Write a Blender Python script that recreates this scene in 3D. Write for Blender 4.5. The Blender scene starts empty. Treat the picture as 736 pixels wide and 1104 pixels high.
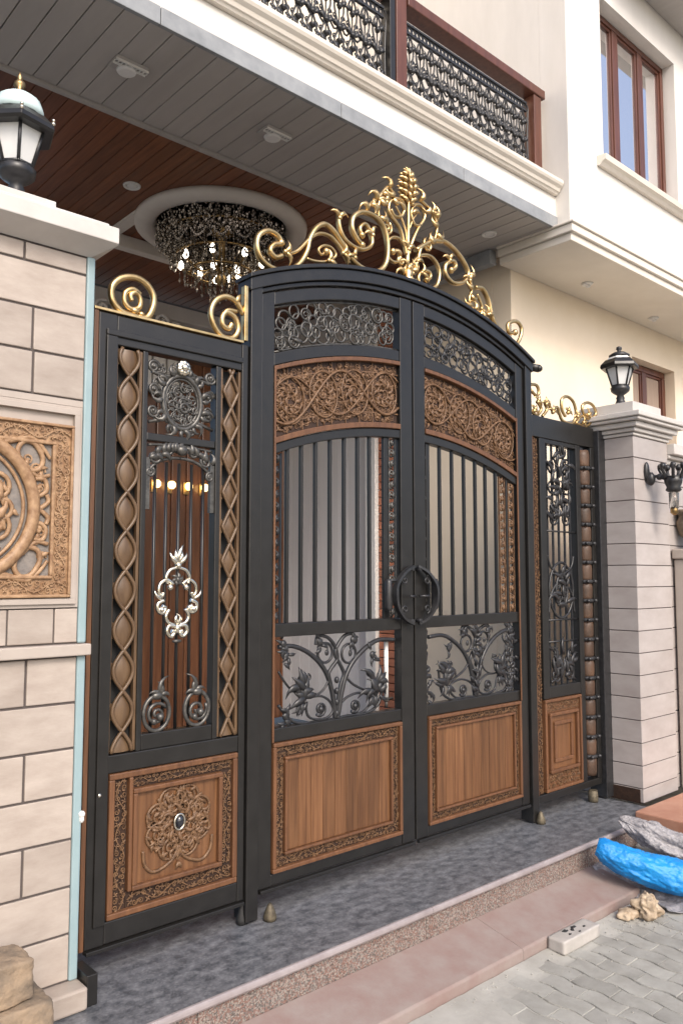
import bpy, math, random
from mathutils import Vector, noise as mnoise
R = math.radians
S = bpy.context.scene
COL = S.collection
rnd = random.Random(7)
XC = 2.97            # middle of the double gate
GY = 2.75            # front face of the gate
GND = 0.07           # street level
FLR = 0.30           # doorway platform level

# ------------------------------------------------------------------ materials
def mat(name, c1, c2=None, rough=.5, metal=0., scale=6., stretch=(1, 1, 1), detail=6., bump=0., bscale=None,
        island=0., rough2=None, spec=.5, coat=0., speck=None, ramp=(.3, .7)):
    m = bpy.data.materials.new(name); m.use_nodes = True
    nt = m.node_tree; N = nt.nodes; L = nt.links
    p = N['Principled BSDF']
    p.inputs['Roughness'].default_value = rough; p.inputs['Metallic'].default_value = metal
    p.inputs['Specular IOR Level'].default_value = spec
    p.inputs['Coat Weight'].default_value = coat; p.inputs['Coat Roughness'].default_value = .15
    tc = N.new('ShaderNodeTexCoord'); mp = N.new('ShaderNodeMapping'); mp.inputs['Scale'].default_value = stretch
    L.new(tc.outputs['Object'], mp.inputs['Vector'])
    geo = N.new('ShaderNodeNewGeometry')
    vec = mp.outputs['Vector']
    if island:
        cx = N.new('ShaderNodeCombineXYZ'); mu = N.new('ShaderNodeMath'); mu.operation = 'MULTIPLY'; mu.inputs[1].default_value = 37.
        L.new(geo.outputs['Random Per Island'], mu.inputs[0])
        for k in 'XYZ': L.new(mu.outputs[0], cx.inputs[k])
        ad = N.new('ShaderNodeVectorMath'); L.new(vec, ad.inputs[0]); L.new(cx.outputs[0], ad.inputs[1]); vec = ad.outputs[0]
    ns = N.new('ShaderNodeTexNoise'); ns.inputs['Scale'].default_value = scale; ns.inputs['Detail'].default_value = detail
    ns.inputs['Roughness'].default_value = .62
    L.new(vec, ns.inputs['Vector'])
    rp = N.new('ShaderNodeValToRGB'); rp.color_ramp.elements[0].position = ramp[0]; rp.color_ramp.elements[1].position = ramp[1]
    rp.color_ramp.elements[0].color = (*c1, 1); rp.color_ramp.elements[1].color = (*(c2 or c1), 1)
    L.new(ns.outputs['Fac'], rp.inputs['Fac'])
    col = rp.outputs['Color']
    if speck:
        vo = N.new('ShaderNodeTexVoronoi'); vo.inputs['Scale'].default_value = speck[0]
        L.new(tc.outputs['Object'], vo.inputs['Vector'])
        sp = N.new('ShaderNodeSeparateColor'); L.new(vo.outputs['Color'], sp.inputs[0])
        r2 = N.new('ShaderNodeValToRGB'); r2.color_ramp.interpolation = 'CONSTANT'
        cs = speck[1]
        while len(r2.color_ramp.elements) < len(cs): r2.color_ramp.elements.new(.5)
        for i, c in enumerate(cs):
            r2.color_ramp.elements[i].position = i/len(cs); r2.color_ramp.elements[i].color = (*c, 1)
        L.new(sp.outputs[0], r2.inputs['Fac'])
        mx = N.new('ShaderNodeMix'); mx.data_type = 'RGBA'; mx.inputs[0].default_value = speck[2]
        L.new(col, mx.inputs[6]); L.new(r2.outputs['Color'], mx.inputs[7]); col = mx.outputs[2]
    if island:
        hs = N.new('ShaderNodeHueSaturation')
        mr = N.new('ShaderNodeMapRange'); mr.inputs[3].default_value = 1-island; mr.inputs[4].default_value = 1+island
        L.new(geo.outputs['Random Per Island'], mr.inputs[0]); L.new(mr.outputs[0], hs.inputs['Value'])
        L.new(col, hs.inputs['Color']); col = hs.outputs['Color']
    L.new(col, p.inputs['Base Color'])
    if rough2 is not None:
        mr = N.new('ShaderNodeMapRange'); mr.inputs[3].default_value = rough; mr.inputs[4].default_value = rough2
        L.new(ns.outputs['Fac'], mr.inputs[0]); L.new(mr.outputs[0], p.inputs['Roughness'])
    if bump:
        bn = N.new('ShaderNodeTexNoise'); bn.inputs['Scale'].default_value = bscale or scale*4; bn.inputs['Detail'].default_value = 5
        L.new(vec, bn.inputs['Vector'])
        bp = N.new('ShaderNodeBump'); bp.inputs['Strength'].default_value = bump; bp.inputs['Distance'].default_value = .01
        L.new(bn.outputs['Fac'], bp.inputs['Height']); L.new(bp.outputs[0], p.inputs['Normal'])
    return m
M = {}
M['iron'] = mat('charcoal_paint', (.0115, .0108, .010), (.017, .016, .015), rough=.24, rough2=.42, scale=14, bump=.04, bscale=120, spec=.5)
M['black'] = mat('black_iron', (.012, .012, .013), (.03, .03, .032), rough=.3, rough2=.45, scale=40, spec=.55)
M['pewter'] = mat('antique_iron', (.05, .048, .045), (.13, .125, .115), rough=.34, metal=.5, scale=50)
M['gold'] = mat('gilded_metal', (.46, .31, .13), (.76, .56, .29), rough=.24, rough2=.4, metal=1., scale=16)
M['silver'] = mat('polished_cast_metal', (.62, .55, .42), (.9, .86, .76), rough=.2, metal=1., scale=30)
M['teak'] = mat('teak_frame', (.092, .04, .019), (.17, .078, .035), rough=.42, scale=5, stretch=(9, 9, 1), island=.12, bump=.08, bscale=40)
M['teak_plank'] = mat('teak_planks', (.082, .035, .015), (.19, .09, .039), rough=.4, scale=4, stretch=(16, 16, .7), detail=9, island=.30, bump=.06, bscale=30)
M['carve'] = mat('carved_teak', (.065, .032, .015), (.215, .12, .06), rough=.5, scale=55)
M['carve_dark'] = mat('crevice_shade_teak', (.018, .008, .004), (.045, .02, .010), rough=.7, scale=30, bump=.3, bscale=90)  # crevice shade put into the ground colour behind the carving
M['coil_wood'] = mat('weathered_coil_wood', (.035, .023, .016), (.105, .056, .032), rough=.5, scale=9, island=.3, bump=.2)
M['bronze_wood'] = mat('bronzed_wood', (.085, .05, .027), (.155, .097, .054), rough=.36, scale=8, stretch=(4, 4, 1))
M['panel_carve'] = mat('ochre_carving', (.20, .105, .05), (.43, .275, .155), rough=.5, scale=40)
M['panel_ground'] = mat('grey_brown_ground', (.12, .115, .115), (.27, .235, .205), rough=.7, scale=16, bump=.3)
M['travertine'] = mat('cream_stone_blocks', (.315, .262, .222), (.455, .395, .345), rough=.5, scale=5.5, stretch=(1.2, 1.2, 3), detail=13, island=.11, ramp=(.25, .75), bump=.06, bscale=50)
M['stone_plain'] = mat('cream_stone_trim', (.36, .31, .27), (.44, .385, .34), rough=.55, scale=5, bump=.05)
M['marble_r'] = mat('pinkish_marble', (.35, .31, .292), (.44, .405, .388), rough=.42, scale=4.5, stretch=(1, 1, 2), island=.05)
M['marble_lite'] = mat('white_stone', (.49, .46, .43), (.58, .555, .525), rough=.5, scale=6, bump=.04)
M['joint'] = mat('dark_joint', (.09, .075, .07), rough=.9)
M['cream'] = mat('cream_plaster', (.72, .64, .53), (.82, .745, .63), rough=.75, scale=2.2, stretch=(2, 2, .5), detail=10, bump=.05, bscale=90)
M['white'] = mat('white_plaster', (.66, .632, .588), (.745, .715, .675), rough=.7, scale=2.2, stretch=(2, 2, .5), detail=10, bump=.05, bscale=90)
M['white_trim'] = mat('ivory_moulding', (.68, .625, .545), (.75, .70, .62), rough=.6, scale=3)
M['greystone'] = mat('blue_grey_stone', (.20, .215, .23), (.33, .345, .36), rough=.5, scale=7, bump=.05)
M['soffit'] = mat('grey_soffit_boards', (.37, .345, .325), (.42, .395, .375), rough=.5, scale=3, stretch=(4, .6, 1), island=.05)
M['ceil_wood'] = mat('brown_ceiling_boards', (.12, .038, .016), (.22, .078, .034), rough=.42, scale=3, stretch=(14, 1, 1), island=.22)
M['ceil_trim'] = mat('ceiling_plaster', (.62, .57, .51), (.70, .65, .59), rough=.7)
M['dark_wood'] = mat('dark_door_wood', (.11, .042, .02), (.21, .09, .042), rough=.3, scale=3, stretch=(10, 10, .8), island=.3, coat=.3)
M['red_wood'] = mat('mahogany', (.085, .03, .018), (.15, .056, .034), rough=.34, scale=4, stretch=(8, 8, .8), island=.1)
M['porch_grey'] = mat('grey_metal_door', (.68, .67, .655), (.75, .74, .725), rough=.45, scale=2, stretch=(6, 6, .4), island=.1)
M['porch_beige'] = mat('beige_plaster', (.78, .67, .52), (.84, .735, .59), rough=.75, scale=2)
M['brick'] = mat('red_brick', (.34, .12, .07), (.50, .21, .12), rough=.8, scale=12, island=.25, bump=.2)
M['granite'] = mat('grey_granite', (.058, .063, .073), (.215, .222, .238), rough=.3, rough2=.5, scale=20, stretch=(.8, 1.2, 1), detail=14, ramp=(.38, .68), speck=(125, [(.05, .053, .06), (.11, .115, .122), (.07, .073, .08), (.16, .165, .172), (.055, .058, .066), (.24, .245, .25)], .22), bump=.03)
M['nosing'] = mat('pink_grey_marble_edge', (.24, .205, .205), (.34, .305, .305), rough=.3, scale=9)
M['chips'] = mat('pebble_dash', (.30, .2, .16), (.34, .3, .28), rough=.75, scale=9, bump=.7, bscale=110,
                 speck=(190, [(.05, .047, .043), (.19, .10, .08), (.235, .205, .18), (.16, .085, .066), (.12, .112, .105), (.27, .24, .21)], .8))
M['sandstone'] = mat('pink_sandstone', (.225, .142, .124), (.29, .25, .228), rough=.85, scale=7, detail=12, ramp=(.22, .78), bump=.15, bscale=60)
M['orange_stone'] = mat('orange_sandstone', (.36, .17, .11), (.46, .26, .18), rough=.75, scale=6, bump=.12)
M['paver'] = mat('grey_pavers', (.24, .234, .21), (.37, .365, .335), rough=.85, scale=7, island=.1, bump=.2, bscale=120)
M['sand'] = mat('dusty_ground', (.2, .19, .16), (.29, .275, .235), rough=.95, scale=16, detail=9, bump=.35, bscale=160)
M['cement'] = mat('cement_smear', (.30, .29, .26), (.42, .41, .375), rough=.9, scale=6, detail=9, bump=.2, bscale=70)
M['rough_stone'] = mat('weathered_stone', (.10, .085, .07), (.34, .25, .165), rough=.9, scale=9, detail=12, bump=1., bscale=34)
M['tile_white'] = mat('pale_cut_stone', (.36, .34, .31), (.46, .43, .40), rough=.6, scale=14, bump=.1)
M['foam'] = mat('crumpled_plaster', (.24, .17, .105), (.56, .46, .34), rough=.9, scale=20, bump=.4, bscale=60)
M['blue_plastic'] = mat('blue_plastic', (.004, .19, .54), (.012, .27, .66), rough=.46, scale=7, bump=.6, bscale=40)
M['grey_plastic'] = mat('cloudy_plastic', (.24, .23, .24), (.52, .50, .51), rough=.22, scale=26, bump=1., bscale=60)
M['blue_strip'] = mat('pale_blue_film', (.24, .335, .355), (.29, .39, .41), rough=.4, scale=6)
M['frost'] = mat('frosted_glass', (.62, .63, .62), (.74, .74, .73), rough=.22, scale=5)
M['teal_dome'] = mat('pale_glazed_dome', (.50, .66, .66), (.66, .78, .78), rough=.25, scale=5)
M['dull_brass'] = mat('dull_brass', (.07, .058, .04), (.18, .15, .10), rough=.6, metal=.5, scale=40)
M['brass'] = mat('aged_brass', (.26, .17, .08), (.46, .32, .15), rough=.35, metal=1., scale=30)
M['glass'] = mat('window_glass', (.90, .88, .88), rough=.03, spec=1., coat=1.)
M['glass'].node_tree.nodes['Principled BSDF'].inputs['Coat Roughness'].default_value = .02
M['glass'].node_tree.nodes['Principled BSDF'].inputs['Metallic'].default_value = .92
M['glass'].node_tree.nodes['Principled BSDF'].inputs['Specular Tint'].default_value = (1, 1, 1, 1)
M['curtain'] = mat('curtain_cloth', (.30, .22, .17), (.42, .33, .27), rough=.9, scale=4, stretch=(20, 1, .3))
M['crystal'] = mat('cut_crystal', (.16, .13, .10), (.55, .49, .42), rough=.08, metal=.7, scale=80)
M['crystal_dark'] = mat('smoked_crystal', (.05, .04, .03), (.22, .18, .14), rough=.1, metal=.6, scale=80)
M['light_trim'] = mat('white_light_trim', (.74, .73, .70), rough=.45)
M['rubber'] = mat('black_rubber', (.02, .02, .02), rough=.7)
M['gem'] = mat('black_gem', (.01, .012, .018), rough=.06, coat=1.)
M['clear'] = mat('clear_glass', (.9, .9, .88), rough=.03)
pp = M['clear'].node_tree.nodes['Principled BSDF']; pp.inputs['Transmission Weight'].default_value = .92; pp.inputs['IOR'].default_value = 1.3
pp = M['grey_plastic'].node_tree.nodes['Principled BSDF']; pp.inputs['Transmission Weight'].default_value = .3
def emis(name, col, st):
    m = mat(name, col, rough=.4); p = m.node_tree.nodes['Principled BSDF']
    p.inputs['Emission Color'].default_value = (*col, 1); p.inputs['Emission Strength'].default_value = st
    return m
M['bulb'] = emis('lit_bulb', (1., .90, .76), 3.5)
M['warm'] = emis('reflection_glow', (1., .66, .25), 3.0)  # glow for the stand-ins of mirrored lamps

# ------------------------------------------------------------------ mesh collector
WL = {}
class MB:
    def __init__(s): s.v = []; s.f = []; s.sm = []
    def quad(s, pts, smooth=False):
        n = len(s.v); s.v += [tuple(p) for p in pts]; s.f.append(tuple(range(n, n+len(pts)))); s.sm.append(smooth); return s
    def box(s, x0, x1, y0, y1, z0, z1):
        n = len(s.v)
        s.v += [(x0, y0, z0), (x1, y0, z0), (x1, y1, z0), (x0, y1, z0), (x0, y0, z1), (x1, y0, z1), (x1, y1, z1), (x0, y1, z1)]
        for q in ((0, 3, 2, 1), (4, 5, 6, 7), (0, 1, 5, 4), (1, 2, 6, 5), (2, 3, 7, 6), (3, 0, 4, 7)):
            s.f.append(tuple(n+i for i in q)); s.sm.append(False)
        return s
    def tube(s, pts, r, n=6, closed=False, flat=1., up=(0, 1, 0), caps=True):
        P = [Vector(p) for p in pts]; k = len(P)
        if k < 2: return s
        rs = r if isinstance(r, (list, tuple)) else [r]*k
        U = Vector(up); b = len(s.v)
        for i in range(k):
            a = P[(i-1) % k] if (closed or i) else P[0]; c = P[(i+1) % k] if (closed or i < k-1) else P[-1]
            t = (c-a)
            if t.length < 1e-9: t = Vector((1, 0, 0))
            t.normalize()
            u = U - t*U.dot(t)
            if u.length < 1e-4: u = Vector((1, 0, 0)) - t*t.x
            u.normalize(); w = t.cross(u)
            for j in range(n):
                an = 2*math.pi*(j+.5)/n
                s.v.append(tuple(P[i] + w*(rs[i]*math.cos(an)) + u*(rs[i]*flat*math.sin(an))))
        m = k if closed else k-1
        for i in range(m):
            for j in range(n):
                a0 = b+i*n+j; a1 = b+i*n+(j+1) % n; c0 = b+((i+1) % k)*n+j; c1 = b+((i+1) % k)*n+(j+1) % n
                s.f.append((a0, a1, c1, c0)); s.sm.append(n > 4)
        if caps and not closed:
            s.f.append(tuple(b+j for j in reversed(range(n)))); s.sm.append(False)
            s.f.append(tuple(b+(k-1)*n+j for j in range(n))); s.sm.append(False)
        return s
    def bar(s, p, q, w, d):           # flat bar of width w (in plane) and depth d (along y)
        return s.tube([p, q], [w*.7071]*2, n=4, flat=d/w)
    def lathe(s, prof, c, n=16, smooth=True, rot=0.):
        b = len(s.v)
        for (r, z) in prof:
            for j in range(n):
                a = 2*math.pi*j/n+rot; s.v.append((c[0]+r*math.cos(a), c[1]+r*math.sin(a), c[2]+z))
        for i in range(len(prof)-1):
            for j in range(n):
                s.f.append((b+i*n+j, b+i*n+(j+1) % n, b+(i+1)*n+(j+1) % n, b+(i+1)*n+j)); s.sm.append(smooth)
        s.f.append(tuple(b+j for j in reversed(range(n)))); s.sm.append(False)
        s.f.append(tuple(b+(len(prof)-1)*n+j for j in range(n))); s.sm.append(False)
        return s
    def blob(s, c, r, n=8, m=5, jit=0.):
        if not isinstance(r, (tuple, list)): r = (r, r, r)
        b = len(s.v)
        s.v.append((c[0], c[1], c[2]-r[2]))
        for i in range(1, m):
            ph = -math.pi/2+math.pi*i/m
            for j in range(n):
                a = 2*math.pi*j/n; k = 1+jit*(rnd.random()-.5)
                s.v.append((c[0]+r[0]*k*math.cos(ph)*math.cos(a), c[1]+r[1]*k*math.cos(ph)*math.sin(a), c[2]+r[2]*k*math.sin(ph)))
        s.v.append((c[0], c[1], c[2]+r[2])); top = len(s.v)-1
        for j in range(n):
            s.f.append((b, b+1+(j+1) % n, b+1+j)); s.sm.append(True)
            for i in range(m-2):
                s.f.append((b+1+i*n+j, b+1+i*n+(j+1) % n, b+1+(i+1)*n+(j+1) % n, b+1+(i+1)*n+j)); s.sm.append(True)
            s.f.append((b+1+(m-2)*n+j, b+1+(m-2)*n+(j+1) % n, top)); s.sm.append(True)
        return s
    def arch(s, zl, zh, x0, x1, y0, y1, n=24):   # band between two curves z(x)
        b = len(s.v)
        for i in range(n+1):
            x = x0+(x1-x0)*i/n; a = zl(x); c = zh(x)
            s.v += [(x, y0, a), (x, y0, c), (x, y1, c), (x, y1, a)]
        for i in range(n):
            for j in range(4):
                s.f.append((b+i*4+j, b+(i+1)*4+j, b+(i+1)*4+(j+1) % 4, b+i*4+(j+1) % 4)); s.sm.append(False)
        s.f.append((b, b+1, b+2, b+3)); s.sm.append(False)
        e = b+n*4; s.f.append((e+3, e+2, e+1, e)); s.sm.append(False)
        return s
    def prof_x(s, prof, x0, x1):       # closed (y,z) profile extruded along x
        k = len(prof); b = len(s.v)
        for x in (x0, x1):
            for (y, z) in prof: s.v.append((x, y, z))
        for j in range(k):
            s.f.append((b+j, b+(j+1) % k, b+k+(j+1) % k, b+k+j)); s.sm.append(False)
        s.f.append(tuple(b+j for j in range(k))); s.sm.append(False)
        s.f.append(tuple(b+k+j for j in reversed(range(k)))); s.sm.append(False)
        return s
    def leaf(s, x, z, ang, L, W, y=0., curl=.5, th=.5):
        pts = []; rs = []
        for i in range(6):
            t = i/5; a = ang+curl*t*t
            pts.append((x+L*t*math.cos(a), y-.25*W*math.sin(math.pi*t), z+L*t*math.sin(a)))
            rs.append(W*.5*max(.06, math.sin(math.pi*min(1, t*.8+.14))**.8*(1-t**4)))
        s.tube(pts, rs, n=6, flat=th); return s
    def build(s, name, m, parent=None, bevel=0., loc=None, seg=2):
        me = bpy.data.meshes.new(name)
        o = bpy.data.objects.new(name, me); COL.objects.link(o)
        base = WL[parent.name] if parent else (loc or (0, 0, 0))
        me.from_pydata([(a-base[0], c-base[1], d-base[2]) for a, c, d in s.v], [], s.f)
        me.polygons.foreach_set('use_smooth', s.sm)
        me.update()
        import bmesh
        bm = bmesh.new(); bm.from_mesh(me); bmesh.ops.recalc_face_normals(bm, faces=bm.faces); bm.to_mesh(me); bm.free()
        me.materials.append(M[m])
        if parent: o.parent = parent
        else: o.location = base
        WL[o.name] = base
        if bevel:
            b = o.modifiers.new('edge', 'BEVEL'); b.width = bevel; b.segments = seg; b.limit_method = 'ANGLE'; b.angle_limit = R(40)
        return o
def thing(name, label, cat, loc=(0, 0, 0), group=None):
    o = bpy.data.objects.new(name, None); COL.objects.link(o); o.location = loc; WL[o.name] = tuple(loc)
    return tag(o, label, cat, group)
def tag(o, label, cat, group=None):
    o['label'] = label; o['category'] = cat
    if group: o['group'] = group
    return o
def struct(o, label=None, cat=None, kind='structure'):
    o['kind'] = kind
    if label: o['label'] = label; o['category'] = cat
    return o

# ------------------------------------------------------------------ curves
def cr(pts, k=5, closed=False):        # Catmull-Rom through 2D points
    n = len(pts); out = []
    rng = range(n if closed else n-1)
    for i in rng:
        p0 = pts[(i-1) % n] if (closed or i) else pts[0]; p1 = pts[i]; p2 = pts[(i+1) % n]
        p3 = pts[(i+2) % n] if (closed or i+2 < n) else pts[-1]
        for j in range(k):
            t = j/k
            out.append(tuple(.5*((2*b)+(-a+c)*t+(2*a-5*b+4*c-d)*t*t+(-a+3*b-3*c+d)*t**3) for a, b, c, d in zip(p0, p1, p2, p3)))
    if not closed: out.append(tuple(pts[-1]))
    return out
def yz(pts, y): return [(p[0], y, p[1]) for p in pts]
def spiral(cx, cz, r, a0, turns, n=20, r_in=.12, sgn=1):
    return [(cx+r*(1-(1-r_in)*i/n)*math.cos(a0+sgn*2*math.pi*turns*i/n), cz+r*(1-(1-r_in)*i/n)*math.sin(a0+sgn*2*math.pi*turns*i/n)) for i in range(n+1)]
def ring2(cx, cz, rx, rz, n=20, a=0): return [(cx+rx*math.cos(2*math.pi*i/n+a), cz+rz*math.sin(2*math.pi*i/n+a)) for i in range(n)]
def curve(mb, pts, y, r, n=6, k=4, flat=1., taper=False):
    q = cr(pts, k)
    rs = r if not taper else [r*(1-.55*i/(len(q)-1)) for i in range(len(q))]
    mb.tube(yz(q, y), rs, n=n, flat=flat)
def carve_strip(mb, x0, x1, z0, z1, y, step=None, r=.0035):
    """rows of small rosettes and leaves filling a rectangle"""
    w, h = x1-x0, z1-z0; horiz = w > h; L, T = max(w, h), min(w, h)
    rows = 3 if T > .055 else 2; c = T/rows; n = max(2, round(L/c/.95)); st = L/n
    P = lambda u, v: (x0+u, z0+v) if horiz else (x0+v, z0+u)
    for i in range(n):
        for j in range(rows):
            u = (i+.5+(.25 if j % 2 else -.25))*st; v = (j+.5)*c; u = min(L-c*.4, max(c*.4, u+rnd.uniform(-.12, .12)*c)); v += rnd.uniform(-.1, .1)*c
            cx, cz = P(u, v); R0 = c*rnd.uniform(.38, .48); a0 = rnd.random()*6.28; sg = rnd.choice((-1, 1)); t = c*.085
            if rnd.random() < .62:
                mb.tube(yz(spiral(cx, cz, R0, a0, 1.35, 12, .22, sg), y+rnd.uniform(-.003, 0)), [t]*13, n=4)
                mb.leaf(cx+R0*math.cos(a0), cz+R0*math.sin(a0), a0+1.2*sg, c*.55, c*.2, y-.001, sg)
            else:
                for k in range(4):
                    a = a0+k*1.57; mb.leaf(cx, cz, a, R0*1.15, c*.24, y-.001, .7*sg)
                mb.blob((cx, y-.003, cz), (c*.10, c*.09, c*.10), 6, 4)
    q = [P(i/60*L, T*(.5+.34*math.sin(i/60*L/T*2.1))) for i in range(61)]
    mb.tube(yz(q, y-.002), c*.10, n=4)
def frame_rect(mb, x0, x1, z0, z1, w, y0, y1):
    mb.box(x0, x1, y0, y1, z1-w, z1); mb.box(x0, x1, y0, y1, z0, z0+w)
    mb.box(x0, x0+w, y0, y1, z0+w, z1-w); mb.box(x1-w, x1, y0, y1, z0+w, z1-w)
def filigree(mb, inside, x0, x1, z0, z1, y, n, r=.0045, rr=(.02, .045)):
    placed = []
    for _ in range(n*12):
        if len(placed) >= n: break
        x = rnd.uniform(x0, x1); z = rnd.uniform(z0, z1); a = rnd.uniform(*rr)
        if not (inside(x-a*.9, z) and inside(x+a*.9, z) and inside(x, z-a*.9) and inside(x, z+a*.9)): continue
        if any((x-p[0])**2+(z-p[1])**2 < ((a+p[2])*.62)**2 for p in placed): continue
        placed.append((x, z, a))
    for x, z, a in placed:
        e = rnd.uniform(.7, 1.2); t = rnd.random()*6.28; yy = y+rnd.uniform(-.006, .006)
        mb.tube(yz(ring2(x, z, a, min(a*e, a*1.1), 14, t), yy), r*rnd.uniform(.7, 1.2), n=5, closed=True)
        for k in range(2):
            b = t+k*2.4; q = [(x, z)]
            for s_ in range(4):
                nx = q[-1][0]+a*.55*math.cos(b); nz = q[-1][1]+a*.55*math.sin(b)
                if not inside(nx, nz): break
                q.append((nx, nz)); b += rnd.uniform(.3, 1.)*(1 if k else -1)
            if len(q) > 2: mb.tube(yz(cr(q, 3), yy-.002), r*.8, n=5)
    return placed
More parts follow.
